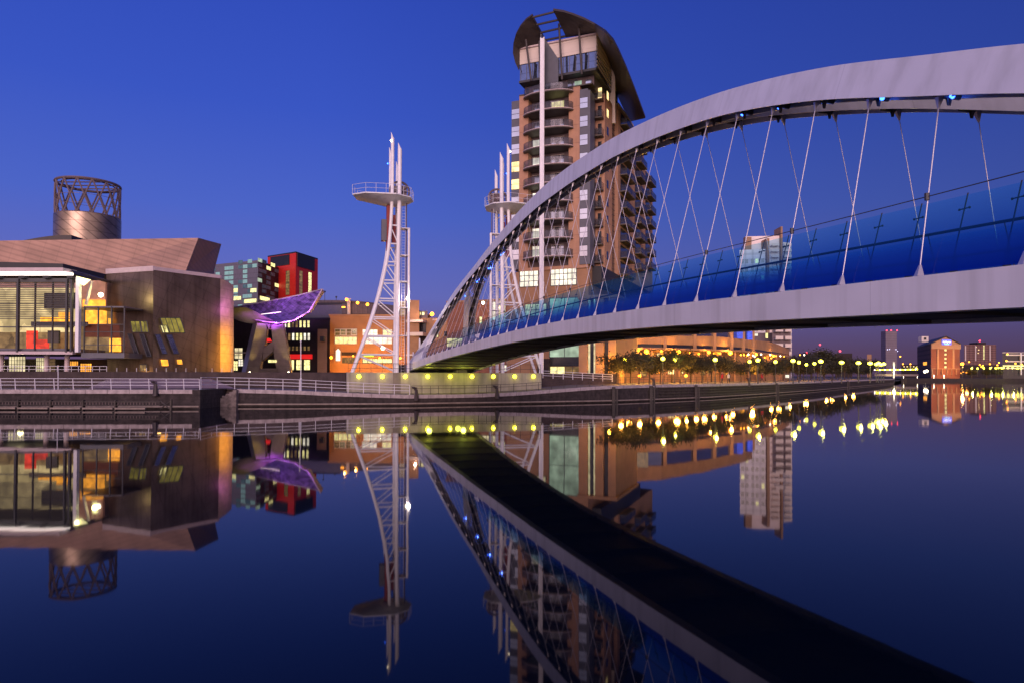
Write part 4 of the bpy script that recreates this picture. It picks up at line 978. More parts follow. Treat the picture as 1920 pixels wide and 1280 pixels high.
# skewed windows and slots in the block
F1 = Face(199, 87.4, 287, 83.85); F2 = Face(287, 83.85, 413, 91.85)
M['winolive'] = lit('olive_window', (.75, .60, .10), .30, .6, .8)
def skew(F, x0, y0, x1, y1, sk, mm, name='window', n=2):
    mb = MB(); p = [F.hit(x0, y0), F.hit(x1, y0), F.hit(x1+sk, y1), F.hit(x0+sk, y1)]
    mb.slab([F.P(u, z, .02) for u, z in p], -F.n*.04); f = mb.build(name, M[mm], arts)
    mb = MB(); q = [F.P(u, z, .03) for u, z in p]
    for a, b_ in zip(q, q[1:]+q[:1]): mb.tube(a, b_, .06, n=4)
    for i in range(1, n): mb.tube(q[0]+(q[1]-q[0])*i/n, q[3]+(q[2]-q[3])*i/n, .04, n=4)
    mb.build('window_frame', M['darksteel'], f)
skew(F1, 245, 602, 262, 623, 4, 'winolive'); skew(F1, 264, 602, 276, 623, 3, 'winolive')
skew(F2, 300, 596, 338, 624, 9, 'winolive', n=4); skew(F2, 300, 610, 312, 624, 5, 'winyellow', n=1)
skew(F2, 290, 627, 300, 663, 14, 'glassblue', n=1); skew(F2, 311, 627, 322, 663, 14, 'glassblue', n=1); skew(F1, 262, 626, 270, 668, 14, 'glassdark', n=1); skew(F1, 240, 626, 248, 668, 14, 'glassdark', n=1)
skew(F2, 300, 673, 315, 686, 2, 'winorange', n=1); skew(F2, 330, 673, 341, 683, 2, 'winorange', n=1); skew(F1, 262, 683, 275, 694, 1, 'windim', n=2)
for z_, e_, c_, h_ in ((6.5, 420, (1, .42, .015), 6), (12.2, 90, (.75, .22, .95), 1.2)):
    al = bpy.data.lights.new('wall_wash', 'AREA'); al.shape = 'RECTANGLE'; al.size = 1.0; al.size_y = h_; al.energy = e_; al.color = c_
    ao = bpy.data.objects.new('wall_wash', al); col.objects.link(ao); ao.location = (-36.6, 93.2, z_); ao.rotation_euler = Vector((-1, .25, 0)).to_track_quat('-Z', 'Y').to_euler()
for px_, Y_ in ((300, 82.4), (240, 84)): bulb(tuple(at(px_, 695, Y_)), 40, (1, .55, .15), .3, parent=arts)
# terrace railing in front of the foyer
fr_ = thing('railing', 'grey metal terrace railing in front of the lit glass foyer', 'railing', (gx(60, 79.2), 79.2, PZ))
mb = MB(); pa = gx(-330, 79.2); pb = gx(200, 79.2); n = 40
for i in range(n+1): x = pa+(pb-pa)*i/n; mb.tube((x, 79.2, PZ), (x, 79.2, PZ+.62), .03, n=4)
for z in (.25, .62): mb.tube((pa, 79.2, PZ+z), (pb, 79.2, PZ+z), .03, n=4)
mb.build('bars', M['rail'], fr_)
fr_ = thing('bollard_row', 'row of slender upright posts at the foot of the steel-clad block', 'posts', (gx(330, 79.6), 79.6, PZ))
for i in range(12):
    x = gx(219+18.5*i+(i > 8)*12, 79.6); MB().tube((x, 79.6, PZ-.2), (x, 79.6, PZ+.45), .035, n=5).build('post', M['rail'], fr_)

# ---------------- purple canopy on its A-shaped support
ecn = thing('entrance_canopy', 'boat-shaped steel entrance canopy lit purple inside on a flared tower', 'canopy', (gx(508, 132), 132, PZ))
upper = [(437, 577), (450, 574.5), (470, 571), (500, 565.5), (530, 560), (560, 553.5), (585, 547.5), (604, 542.5)]
lower = [(437, 579), (452, 588), (470, 596.5), (495, 603), (522, 606), (552, 600.5), (580, 583.5), (604, 542.8)]
Yo = [140, 137, 134, 131, 129, 129, 130, 133]
# bowl: rim towards us is open; skin curves from front rim back under
rows = []
for i, (u, l) in enumerate(zip(upper, lower)):
    pu = at(*u, Yo[i]+9); pl = at(*l, Yo[i]); r = []
    for k in range(9):
        a = k/8; p = pl+(pu-pl)*a; p.z -= math.sin(math.pi*a)*(.9 if 0 < i < 7 else 0); p.y += math.sin(math.pi*a)*1.5; r.append(p)
    rows.append(r)
purple = mat('perforated_lining_purple_light', (.50, .26, .85), .4, metal=.25, noise=.40, scale=1.1, bump=1, diag=[(1, .2, 1.4, 1.6, .14, .45), (1, .2, -1.1, 1.2, .1, .5), (.2, 0, 1, .5, .05, .8)])  # purple light on the steel is put into the base colour
mb = MB().grid(rows); mb.build('canopy_lining', purple, ecn, smooth=True)
rows2 = [[p+Vector((0, -.25 if k < 2 else .35, -.35)) for k, p in enumerate(r)] for r in rows]
gold = mat('canopy_underside', (.42, .36, .24), .4, metal=.6, noise=.12, lines=[(0, 3, .06, .6)])
MB().grid(rows2).build('canopy_shell', gold, ecn, smooth=True)
# golden underside bulging to the left
rows = []
GU = [(437, 577), (445, 577), (460, 576), (475, 582), (490, 590), (505, 598), (520, 605)]
GL = [(437, 597), (448, 602), (462, 605.5), (478, 607.5), (495, 608.5), (510, 608.5), (522, 607.5)]
for i, (u, l) in enumerate(zip(GU, GL)):
    a = at(*u, 129.5); b_ = at(*l, 136); rows.append([a+(b_-a)*k/5+Vector((0, -1.2*math.sin(math.pi*k/5), 0)) for k in range(6)])
MB().grid(rows).build('canopy_shell', gold, ecn, smooth=True)
mb = MB().curve([at(*u, Yo[i]+9) for i, u in enumerate(upper)], .14, 6); mb.curve([at(*l, Yo[i]-.1) for i, l in enumerate(lower)], .14, 6); mb.build('canopy_rim', M['parapet'], ecn)
# flared support with triangular openings
sup = mat('support_steel', (.25, .19, .17), .5, metal=.4, noise=.12, lines=[(2, 1.25, .05, .7)])
o_ = [(482, 606), (530, 606), (546, 702), (460, 702)]
P4 = [at(a, b_, 131) for a, b_ in o_]
for p in P4[2:]: p.z = PZ
def XZ(px, py): q = at(px, py, 131); return (q.x, q.z)
outer_ = [XZ(482, 606), XZ(530, 606), XZ(545, 700), XZ(460, 700)]
# left leg, right leg, cross band: leaves openings between them
for poly in ([(482, 606), (500, 606), (498, 640), (492, 664), (486, 701), (460, 701)], [(508, 606), (530, 606), (546, 701), (520, 701), (514, 668), (511, 640)], [(500, 606), (508, 606), (504, 618)], [(494, 652), (511, 640), (514, 656), (492, 676)], [(486, 690), (520, 690), (520, 701), (486, 701)]):
    pts = [at(a, b_, 131) for a, b_ in poly]; MB().slab(pts, (0, 1.2, 0)).build('support', sup, ecn)
MB().slab([at(460, 701, 131.2), at(482, 606, 131.2), at(474, 606, 138), at(452, 701, 138)], (0, .4, 0)).build('support', gold, ecn)
slab_ = [at(503, 674, 130.7), at(518, 674, 130.7), at(518, 679, 130.7), at(503, 679, 130.7)]; MB().slab(slab_, (0, .2, 0)).build('lit_panel', M['winyellow'], ecn)
MB().slab([at(491, 636, 131.6), at(506, 634, 131.6), at(509, 640, 131.6), at(498, 641, 131.6), at(492, 647, 131.6)], (0, .3, 0)).build('red_ribbon', M['sign_red'], ecn)
for (x, xx) in ((468, 471), (541, 534)):
    q = at(x, 697, 129.3); l_ = MB().sphere(q, .14, 8, 5).build('uplight', M['lampwhite'], ecn); s_ = spot(tuple(q+Vector((0, 0, .2))), tuple(at(xx, 640, 131.2)), 900, (1, .78, .25), 45, .8, .1, parent=ecn)
for (x, y_, tx, ty, e) in ((490, 606, 478, 580, 900), (515, 612, 505, 582, 1700), (540, 612, 535, 578, 2000), (562, 606, 560, 572, 1700), (585, 590, 584, 558, 900)):
    spot(tuple(at(x, y_, 127.5)), tuple(at(tx, ty, 136)), e*3.6, (.42, .09, 1), 60, .8, .5, parent=ecn)
MB().tube(at(487, 590, 131.0), at(527, 585, 131.0), .07, n=6).build('striplight', glow('canopy_strip', (1, .8, .75), 1.4), ecn)
spot(tuple(at(470, 640, 127)), tuple(at(470, 595, 133)), 900, (1, .75, .12), 80, .9, .4, parent=ecn)
spot(tuple(at(455, 606, 128)), tuple(at(475, 584, 138)), 700, (.5, .12, 1), 60, .9, .4, parent=ecn)

# ---------------- offices behind the canopy
def checker(F, x0, x1, ytop, rows_, cols_, rowh, parent, seed, pal, probs):
    rnd = random.Random(seed)
    u0, _ = F.hit(x0, 500); u1, _ = F.hit(x1, 500); _, z1 = F.hit((x0+x1)/2, ytop)
    mbs = {}
    for j in range(rows_):
        for i in range(cols_):
            if rnd.random() < probs:
                k = rnd.choice(pal); a = u0+(u1-u0)*i/cols_; b_ = u0+(u1-u0)*(i+1)/cols_
                mb = MB(); F.slab(mb, a+.08, b_-.08, z1-rowh*(j+1)+.35, z1-rowh*j-.1, .002, .06); mb.build('window', M[k], parent)
M['mint'] = mat('mint_panel', (.32, .66, .60), .35, noise=.15, emit=(.2, .55, .45), es=.12); M['mintdark'] = mat('dark_mint_glass', (.10, .24, .26), .25, noise=.2)
go = thing('office_block', 'grey and mint chequered glass office block left of the red tower', 'office block', (gx(470, 235), 235, PZ))
G1 = Face(395, 236, 482, 226); G2 = Face(482, 226, 524, 243); zg = zpx(482, 488, 226)
corner_block(G1, G2, PZ, zg, mat('slate_panel', (.16, .15, .19), .5, lines=[(2, 1.66, .1, .6)]), go)
mb = MB(); G2.slab(mb, 0.05, G2.L, PZ, zg, .001, .1); mb.build('side_cladding', M['black'], go)
checker(G1, 396, 482, 489, 11, 10, 1.66, go, 5, ['mint', 'mint', 'mint', 'mintdark'], .38)
G2.a += G2.n*.1
checker(G2, 483, 523, 490, 11, 5, 1.66, go, 9, ['mintdark', 'mintdark', 'wingreen', 'winyellow'], .5)
for x0, x1, y0 in ((438, 446, 541), (458, 481, 561), (470, 481, 541), (438, 452, 556), (487, 505, 557)):
    Fq = G1 if x1 < 483 else G2; mb = MB(); Fq.px(mb, x0, y0, x1, y0+7, .07, .1); mb.build('window', M['winyellow'], go)
rt_ = thing('red_tower', 'bright red office tower with black top panels behind the chequered block', 'office tower', (gx(553, 238), 238, PZ))
R1 = Face(500, 245, 553, 236); R2 = Face(553, 236, 594.5, 250); zr = zpx(553, 474.5, 236)
corner_block(R1, R2, PZ, zr, M['redpaint'], rt_)
for F_, x0, y0, x1, y1 in ((R1, 508, 480, 543, 499), (R2, 557, 478, 589, 504)):
    mb = MB(); F_.px(mb, x0, y0, x1, y1, .01, .25); mb.build('top_panel', M['black'], rt_)
corner_block(R1, R2, zr+.002, zr+.5, M['black'], rt_, 'roof')
for F_, x0, y0, x1, y1, k in ((R1, 536, 508, 543, 553, 'windim'), (R2, 561, 508, 567, 552, 'windim'), (R2, 578, 511, 584, 550, 'winyellow')):
    fwin(F_, x0, y0, x1, y1, rt_, M[k], 1, 8)
# dark office with rows of lit windows
dk = thing('office_building', 'dark brick office with rows of small lit windows above a red shop sign', 'office building', (gx(560, 150), 150, PZ))
D1 = Face(436, 152, 618, 148); zk = zpx(560, 600, 150)
block(D1, PZ, zk, 16, M['brickdark'], dk, roof=M['black'])
zkk = zpx(575, 571, 156); D2 = Face(560, 158, 640, 156); block(D2, zk, zkk, 12, M['panel'], dk, 'upper_wall', roof=M['black'])
rnd = random.Random(4)
for (y0, y1, xs, st) in ((601, 614, range(8), 525), (624.5, 638, range(7), 533), (649, 657, range(6), 540)):
    for i in xs:
        x0 = st+7.3*i; mm = rnd.choice(['winyellow', 'winyellow', 'winwhite', 'windim']) if y0 < 640 else 'windim'
        fwin(D1, x0, y0, x0+4.6, y1, dk, M[mm], 1, 2, fw=.05)
for x0, x1 in ((542, 551.5), (555.5, 566), (570, 581.5)): fwin(D1, x0, 674, x1, 693, dk, M['winyellow'], 2, 2, fw=.05)
fwin(D1, 526, 585, 530, 590, dk, M['winyellow'])
mb = MB(); D1.px(mb, 540, 664, 586, 672.5, .05, .6); mb.build('shop_sign', M['sign_red'], dk)
for (x0, y0, x1, y1, k) in ((440, 652, 455, 672, 'wincream'), (437, 676, 446, 694, 'winyellow'), (447, 673, 456, 686, 'winwhite')): fwin(D1, x0, y0, x1, y1, dk, M[k], 2, 3)
mb = MB(); D1.px(mb, 436, 660, 470, 662, .1, .5); mb.build('ledge', M['parapet'], dk)
bs = thing('brick_stair_block', 'narrow brown brick block wedged between the dark office and the orange-lit building', 'brick block', (gx(600, 146), 146, PZ))
E1 = Face(595, 146, 613, 146); block(E1, PZ, zpx(600, 617, 146), 6, M['brick2'], bs); mb = MB(); E1.px(mb, 603, 631, 610, 640, .05, 1.2); mb.build('camera_box', M['black'], bs)
# orange-lit brick building with restaurant windows
ob = thing('restaurant_building', 'square brick building glowing orange behind the left lift tower', 'building', (gx(700, 154), 154, PZ))
O1 = Face(617, 156, 806, 156); zo = zpx(700, 592.5, 156); block(O1, PZ, zo, 22, mat('orange_brick', (.42, .20, .09), .85, noise=.12, scale=.5, lines=[(2, 1.2, .03, .85)]), ob, roof=M['brick2'])
for (x0, y0, x1, y1, k, c) in ((628, 617, 669, 629, 'windim', 4), (638, 617.5, 650, 628, 'wingreen', 1), (659, 617.5, 669, 628, 'winwhite', 1), (628, 631.5, 669, 644.5, 'winyellow', 5), (680, 618, 708, 629, 'winwhite', 4), (718, 618, 735, 629, 'winyellow', 2), (683, 631.5, 735, 644.5, 'winwhite', 6)):
    F_ = O1; fwin(F_, x0, y0, x1, y1, ob, M[k], c, 1 if c < 2 else 2, framem=M['cream'], fw=.12, d=.12+.02*(c == 1))
for (x0, y0, x1, y1, k) in ((642, 670, 668, 680, 'windim'), (680, 672, 735, 680, 'winyellow')): fwin(O1, x0, y0, x1, y1, ob, M[k], 6, 1, fw=.1)
mb = MB(); O1.px(mb, 683, 663.5, 701, 668, .1, .4); mb.build('green_sign', M['green_sign'], ob)
mb = MB(); O1.px(mb, 641, 660, 668, 666, .02, .3); mb.build('awning', M['brickdark'], ob)
mb = MB(); q = O1.hit(635, 680); p = O1.P(q[0], q[1], .6); mb.tube((p.x, p.y, at(635, 676, 155).z), (p.x, p.y, at(635, 657, 155).z), .5, .5, 10); mb.tube((p.x, p.y, at(635, 657, 155).z), (p.x, p.y, at(635, 653, 155).z), .45, .05, 10); mb.build('lantern', M['winwhite'], ob)
for (x, y, e, c, r, Y) in ((621, 670, 900, (1, .42, .04), .3, 153), (718, 652, 1400, (1, .72, .25), .45, 150), (662, 667, 300, (1, .4, .1), .15, 153), (712, 671, 300, (1, .55, .1), .25, 153), (751, 671, 300, (1, .5, .08), .25, 153), (660, 692, 700, (1, .35, .02), .2, 151), (690, 694, 900, (1, .38, .02), .2, 151), (630, 692, 700, (1, .35, .02), .2, 151), (730, 692, 500, (1, .38, .02), .2, 151)):
    q = at(x, y, Y)
    if y < 680: MB().sphere(q, r, 10, 6).build('wall_lamp', M['lampamber'] if y != 652 else M['lampwhite'], ob)
    bulb(tuple(q-Vector((0, .9, 0))), e*1.0, c, .3, parent=ob)
# multi-storey car park with curved deck behind
cp = thing('car_park', 'grey multi-storey car park with curved parapet and orange lamps above the brick building', 'car park', (gx(680, 190), 190, PZ))
rows = []
for i in range(17):
    x = 545+i*15; Y = 195-6*math.sin(i/16*math.pi); yy = 563+max(0, (i-6))**1.6*.45
    a = at(x, yy, Y); rows.append([Vector((a.x, a.y, PZ)), a, a+Vector((0, 18, 0)), Vector((a.x, a.y+18, PZ)), Vector((a.x, a.y, PZ))])
MB().grid(rows, True).build('deck', mat('carpark_cladding', (.13, .10, .12), .8, lines=[(2, 3.2, .5, .5), (0, 2.2, .1, .7)]), cp)
mb = MB(); mb.tube(at(654, 560, 188), at(654, 600, 188), .5, n=8); mb.build('column', M['cream'], cp)
for (x, y) in ((650, 562), (670.5, 568), (689, 571)):
    q = at(x, y, 186); MB().sphere(q, .42, 8, 5).build('deck_lamp', M['lampamber'], cp); MB().tube(q, q-Vector((0, -.5, 4)), .07, n=5).build('lamp_column', M['darksteel'], cp); bulb(tuple(q-Vector((0, 1, 0))), 200, (1, .45, .1), .2, parent=cp)
for (x, y) in ((609, 547), (630.5, 557)):
    q = at(x, y, 196); MB().tube(q, q-Vector((0, 0, 5)), .08, n=5).sphere(q, .3, 6, 4).build('lamp_column', M['darksteel'], cp)
q = at(641, 576, 170); MB().tube(q-Vector((.8, 0, 0)), q+Vector((.8, 0, 0)), .15, n=6).build('deck_lamp', M['lampamber'], cp)
# stair tower, terrace and brick theatre behind the arch foot
st = thing('stair_tower_building', 'brown block with small yellow windows and stacked white terraces beside the lift tower', 'building', (gx(785, 150), 150, PZ))
S0 = Face(766, 150, 785.5, 150); block(S0, PZ, zpx(775, 563, 150), 8, M['brick2'], st, 'tower_wall')
S1 = Face(770, 152, 845, 150); block(S1, PZ, zpx(790, 596, 151), 12, M['brick2'], st)
S2 = Face(776, 151.5, 801, 151.5); block(S2, zpx(790, 596, 151), zpx(790, 583, 151), 5, M['render'], st, 'upper_wall')
for (x0, y0, x1, y1, k, F_) in ((776, 583.5, 784, 594, 'winyellow', S2), (787, 585, 789.5, 591, 'winyellow', S2), (791, 585, 796, 591, 'winyellow', S2), (750, 565, 762, 592, 'windim', S0)):
    fwin(F_, x0, y0, x1, y1, st, M[k], 1, 1)
for (y0, y1) in ((601, 605.5), (624, 630.5), (664, 667)):
    mb = MB(); S1.px(mb, 766, y0, 800, y1, .1, 2.4); mb.build('terrace_slab', M['cream'], st)
mb = MB(); S1.px(mb, 767, 606, 799, 624, .02, .2); mb.build('terrace_glazing', M['glassdark'], st)
mb = MB(); S1.px(mb, 767, 631, 799, 700, .02, .2); mb.build('lower_glazing', M['brickdark'], st)
bulb(tuple(at(780, 590, 148)), 250, (1, .6, .4), .3, parent=st)
th = thing('brick_theatre', 'large red brick windowless building seen between the two bridge arches', 'building', (gx(860, 132), 132, PZ))
T1 = Face(838, 136, 1000, 130); block(T1, PZ, zpx(880, 566, 134), 24, M['brickred'], th, roof=M['brick2'])
T2 = Face(812, 140, 839, 139); block(T2, PZ, zpx(820, 601, 140), 20, M['brick2'], th, roof=M['parapet'])
for (x0, y0, x1, y1, k, c) in ((833, 621, 856, 630, 'glassdark', 3), (838, 634, 878, 650, 'winyellow', 4), (899, 594, 904, 607, 'winyellow', 1), (918, 566, 935, 600, 'winwhite', 3), (880, 640, 935, 652, 'wincream', 5), (935, 560, 948, 640, 'wincream', 2), (950, 664, 1006, 697, 'winwhite', 5), (944, 684, 950, 696, 'winwhite', 1), (812, 622, 822, 632, 'winyellow', 1)):
    fwin(T1 if x0 >= 838 else T2, x0, y0, x1, y1, th, M[k], c, 2)
q = at(906, 568, 130); MB().sphere(q, .3, 8, 5).build('wall_lamp', M['lampwhite'], th); bulb(tuple(q-Vector((0, 1, .3))), 300, (1, .7, .5), .2, parent=th)
q = at(810, 589, 138); MB().sphere(q, .42, 8, 5).build('wall_lamp', M['lampamber'], th); bulb(tuple(q-Vector((0, 1, 0))), 300, (1, .5, .1), .2, parent=th)
mb = MB(); T1.px(mb, 976, 675, 984, 684, .3, .5); mb.build('round_sign', mat('sign_plum', (.05, .01, .06), .5), th)

# ================================================================== RIGHT BANK
# long curved shopping arcade
mall = thing('shopping_arcade', 'long curving brick shopping arcade with dark window bands behind the quayside trees', 'shopping arcade', (gx(1300, 135), 135, 2.1))
def mY(px): return lerp_tab([(1100, 116), (1157, 117), (1240, 122), (1320, 133), (1400, 150), (1455, 176), (1490, 205)], px)
MX = [1110+i*10 for i in range(0, 38)]; MXU = [x for x in MX if x <= 1411]
def mband(y0f, y1f, m, name, d0=0, dep=4, xs=MX):
    rows = []
    for x in xs:
        Y = mY(x)+d0; z1 = at(x, y0f(x), mY(x)).z; z0 = at(x, y1f(x), mY(x)).z; X_ = gx(x, Y)
        rows.append([Vector((X_, Y, z0)), Vector((X_, Y, z1)), Vector((X_, Y+dep, z1)), Vector((X_, Y+dep, z0)), Vector((X_, Y, z0))])
    return MB().grid(rows, True).build(name, m, mall)
tb = lambda tab: (lambda x: lerp_tab(tab, x))
yr = tb([(1110, 572), (1240, 577), (1320, 586), (1400, 600), (1412, 603)])
yw0 = tb([(1110, 600), (1240, 603), (1320, 608), (1412, 619)])
yw1 = tb([(1110, 630), (1240, 629), (1330, 630), (1360, 632), (1395, 636), (1440, 640), (1460, 646), (1484, 657)])
yd0 = tb([(1110, 643.5), (1240, 645), (1330, 648), (1392, 651), (1435, 657), (1484, 664)])
yd1 = tb([(1110, 651), (1240, 652), (1330, 654.5), (1392, 656.5), (1435, 661), (1484, 667)])
yg = lambda x: yd1(x)+3.5
mband(yr, yw0, M['brick2'], 'wall', xs=MXU); mband(yw0, yw1, M['glassblue'], 'window_band', .5, 3, xs=MXU); mband(yw1, yd0, M['brick2'], 'wall'); mband(yd0, yd1, M['glassdark'], 'window_band', .5, 3)
mband(yd1, yg, M['brick2'], 'canopy', -1.2, 5); mband(yg, lambda x: 716, M['brick2'], 'shopfront_wall', 3.2, 2)
# solid mass behind
mband(yr, lambda x: 716, M['brickdark'], 'rear_wall', 4.4, 25, xs=MXU); mband(yw1, lambda x: 716, M['brickdark'], 'rear_wall', 4.41, 9, xs=[x for x in MX if x >= 1410])
for x, k in ((1182, 'glassblue'), (1247, 0), (1303, 0), (1340, 0), (1372, 0), (1394, 0), (1412, 0)):
    Y = mY(x)-.25; a = gx(x-3.2, Y); b_ = gx(x+3.2, Y); MB().box(a, b_, Y, Y+1, at(x, yg(x), mY(x)).z, at(x, yw0(x), mY(x)).z).build('pillar', M['brick2'], mall)
for x0, x1, k in ((1182, 1215, 'winwhite'), (1376, 1392, 'winblue'), (1396, 1410, 'winblue')):
    Y = mY((x0+x1)/2)+.3; a = gx(x0, Y); b_ = gx(x1, Y); MB().box(a, b_, Y-.3, Y, at((x0+x1)/2, yw1((x0+x1)/2), Y).z, at((x0+x1)/2, yw0((x0+x1)/2), Y).z).build('lit_window', M[k] if k == 'winblue' else M['windim'], mall)
# arcade columns and lit shop windows
shops = [(1186, 660, 1192, 672, 'winorange'), (1230, 690, 1238, 700, 'winorange'), (1245, 690, 1264, 701, 'winwarm'), (1276, 690, 1281, 700, 'winwarm'), (1221, 690, 1225, 700, 'winorange'), (1376, 690, 1397, 701, 'winorange'), (1406, 690, 1420, 701, 'winorange'), (1428, 690, 1437, 700, 'winorange'), (1359, 693, 1366, 702, 'winorange'), (1196, 660, 1204, 676, 'winorange'), (1214, 660, 1226, 676, 'winorange'), (1232, 661, 1238, 668, 'winwarm'), (1166, 656, 1180, 676, 'winorange'), (1440, 692, 1460, 701, 'windim'), (1300, 690, 1330, 702, 'windim'), (1184, 688, 1212, 704, 'windim')]
for (x0, y0, x1, y1, k) in shops:
    xm = (x0+x1)/2; Y = mY(xm)+3.0; F_ = Face(x0, Y, x1, Y); fwin(F_, x0, y0, x1, y1, mall, M[k], 2, 1, fw=.1)
for x in range(1170, 1470, 26):
    Y = mY(x)-.4; a = gx(x-1.8, Y); b_ = gx(x+1.8, Y); MB().box(a, b_, Y, Y+.6, 2.1, at(x, yd1(x)+3.6, Y).z).build('arcade_column', M['brick2'], mall)
for (x, y, r, e) in ((1212, 659, .42, 1300), (1272, 660, .42, 1300), (1369, 661, .46, 1500), (1329, 660, .32, 700), (1172, 659, .3, 600), (1197, 657, .2, 0), (1240, 658, .2, 0), (1256, 660, .16, 0), (1292, 661, .2, 0), (1310, 663, .2, 0), (1350, 662, .2, 0), (1339, 663, .22, 0), (1157, 655, .2, 200), (1418, 664, .3, 500), (1450, 667, .3, 500)):
    q = at(x, y, mY(x)-2.2); l_ = MB().sphere(q, r, 10, 6).build('canopy_lamp', M['lampamber'], mall, smooth=True)
    if e: bulb(tuple(q-Vector((0, .9, .2))), e, (1, .45, .06), .3, parent=mall)
for (x, y) in ((1389, 665), (1395, 665), (1401, 666), (1403, 664), (1412, 666), (1415, 668), (1427, 664), (1444, 665), (1446, 671), (1455, 667), (1463, 667), (1470, 668), (1500, 665), (1508, 665), (1434, 670)):
    q = at(x, y, mY(min(x, 1480))-8); MB().sphere(q, .17, 8, 5).build('festoon_lamp', M['lampwhite'] if (x % 3) else M['lampamber'], mall)
# brick return next to the tower
rb = MB(); 
# white apartment tower beyond
wt2 = thing('white_apartment_tower', 'tall pale apartment tower with brown vertical fins, seen through the blue bridge glass', 'apartment tower', (gx(1435, 350), 350, 2.1))
Wf = Face(1387, 352, 1441, 348); zw = zpx(1410, 468, 350)
V1 = mat('pale_render', (.80, .75, .76), .6, noise=.06, scale=.2, lines=[(0, 3.4, .9, .8), (2, 3.0, 1.1, .82)]); V2 = mat('ochre_cladding', (.34, .20, .12), .7, noise=.1)
block(Wf, 2, zw, 16, V1, wt2)
Wg = Face(1398, 355, 1464, 353); block(Wg, 2, zpx(1430, 443, 354), 16, mat('pink_render', (.82, .70, .68), .6, noise=.05, scale=.2, lines=[(2, 3.0, .3, .85)]), wt2, 'upper_wall')
MB().box(gx(1397, 353.5), gx(1409, 353.5), 353.2, 356, zw, zpx(1403, 445, 354)).build('ochre_panel', V2, wt2)
for (x0, x1, yt, Y) in ((1438, 1443, 447, 346.5), (1464.5, 1468, 425, 351)):
    MB().box(gx(x0, Y), gx(x1, Y), Y, Y+9, 2, zpx(x0, yt, Y)).build('fin_wall', V2, wt2)
Wh = Face(1468.5, 354, 1484, 356); block(Wh, 2, zpx(1475, 455, 355), 12, V1, wt2, 'side_wall')
for i in range(22):
    z = 10+i*3.0
    if z < zpx(1475, 462, 353):
        for (x0, x1) in ((1446, 1460), (1470, 1483)):
            bl = MB().box(gx(x0, 352), gx(x1, 352), 350.8, 353.2, z, z+.25).box(gx(x0, 352), gx(x1, 352), 350.8, 350.95, z+.25, z+1.3).build('balcony', M['cream'], wt2)
for i in range(14):
    for j, x in enumerate((1392, 1400, 1411, 1419, 1430)):
        z = 8+i*4.4; 
        if z < zw-3: F_ = Face(1387, 352, 1441, 348); mb = MB(); u, _ = F_.hit(x, 500); F_.slab(mb, u-.7, u+.7, z, z+2.2, .01, .1); mb.build('window', M['glassdark'] if (i*5+j) % 9 else M['winyellow'], wt2)
lw = thing('grey_flats', 'mauve block of flats with a yellow window peeping over the curved arcade', 'flats', (gx(1420, 240), 240, 2.1))
Wl = Face(1400, 240, 1470, 240); block(Wl, 2, zpx(1420, 624, 240), 14, M['render'], lw); fwin(Wl, 1435, 624, 1440, 634, lw, M['winyellow']); fwin(Wl, 1413, 625, 1421, 630, lw, M['winwhite'])
wl2 = thing('balcony_flats', 'pale flats with stacked balconies at the right end of the curved arcade', 'flats', (gx(1465, 232), 232, 2.1))
Wm = Face(1448, 232, 1483, 232); block(Wm, 2, zpx(1460, 560, 232), 14, M['render'], wl2)
for i in range(12):
    z = 5+i*2.6
    for (x0, x1) in ((1452, 1466), (1470, 1482)): MB().box(gx(x0, 231), gx(x1, 231), 229.8, 231.9, z, z+.2).box(gx(x0, 231), gx(x1, 231), 229.8, 229.95, z+.2, z+1.2).build('balcony', M['cream'], wl2)
    mb = MB(); Wm.px(mb, 1453, 600, 1466, 603, .01, .05)
# distant towers
ft = thing('distant_tower', 'faint tall glass tower on the horizon with three red beacons', 'tower', (gx(1671, 2300), 2300, 0))
a, b_ = gx(1661, 2300), gx(1682, 2300); zT = zpx(1671, 621, 2300)
MB().box(a, b_, 2300, 2330, 0, zT).build('wall', M['hazeb'], ft)
for x in (1662.5, 1671, 1682): MB().sphere(at(x, 619.5, 2298), 2.1, 8, 5).build('beacon', M['lampred'], ft)
for x, y in ((1664, 655), (1668, 654.5), (1680, 655), (1683, 658)): MB().sphere(at(x, y, 2296), 1.3, 6, 4).build('white_light', glow('cool_light', (.7, .7, 1), 3), ft)
# waterside hotel with gable
ht = thing('waterside_hotel', 'red brick waterside hotel with a pointed gable and bright roof sign', 'hotel', (gx(1775, 470), 470, 1.9))
H1 = Face(1746, 466, 1800, 470); H2 = Face(1720, 520, 1746, 466)
zE = zpx(1746, 645, 466); gb = mat('hotel_brick', (.26, .09, .055), .85, noise=.1, scale=.2); gt = mat('hotel_trim', (.45, .26, .15), .8)
block(H1, 1.9, zE, 50, gb, ht)
mb = MB(); mb.slab([H1.P(0, zE), H1.P(H1.L, zE), H1.P(H1.L/2, zpx(1773, 632, 468))], Vector((10, 24, 0))); mb.build('gable', gt, ht)
mb = MB(); H1.px(mb, 1745.5, 645, 1800.5, 654, .05, .5); mb.build('frieze', gt, ht)
mb = MB(); mb.slab([H2.P(0, 1.9), H2.P(H2.L, 1.9), H2.P(H2.L, zE), H2.P(0, zE)], Vector((8, 4, 0))); mb.build('side_wall', mat('hotel_side', (.15, .075, .05), .8, noise=.1, lines=[(2, 3.2, 1.1, .5)]), ht)
dv = H2.a-H2.b; ap = H1.P(H1.L/2, zpx(1773, 631, 468), .6); ev = H1.P(-.5, zE+.1, .6); ev2 = H1.P(H1.L+.5, zE+.1, .6)
for e_, nm in ((ev, 'roof'), (ev2, 'roof')): MB().slab([e_, ap, ap+dv, e_+dv], (0, 0, .5)).build(nm, M['roofdark'], ht)
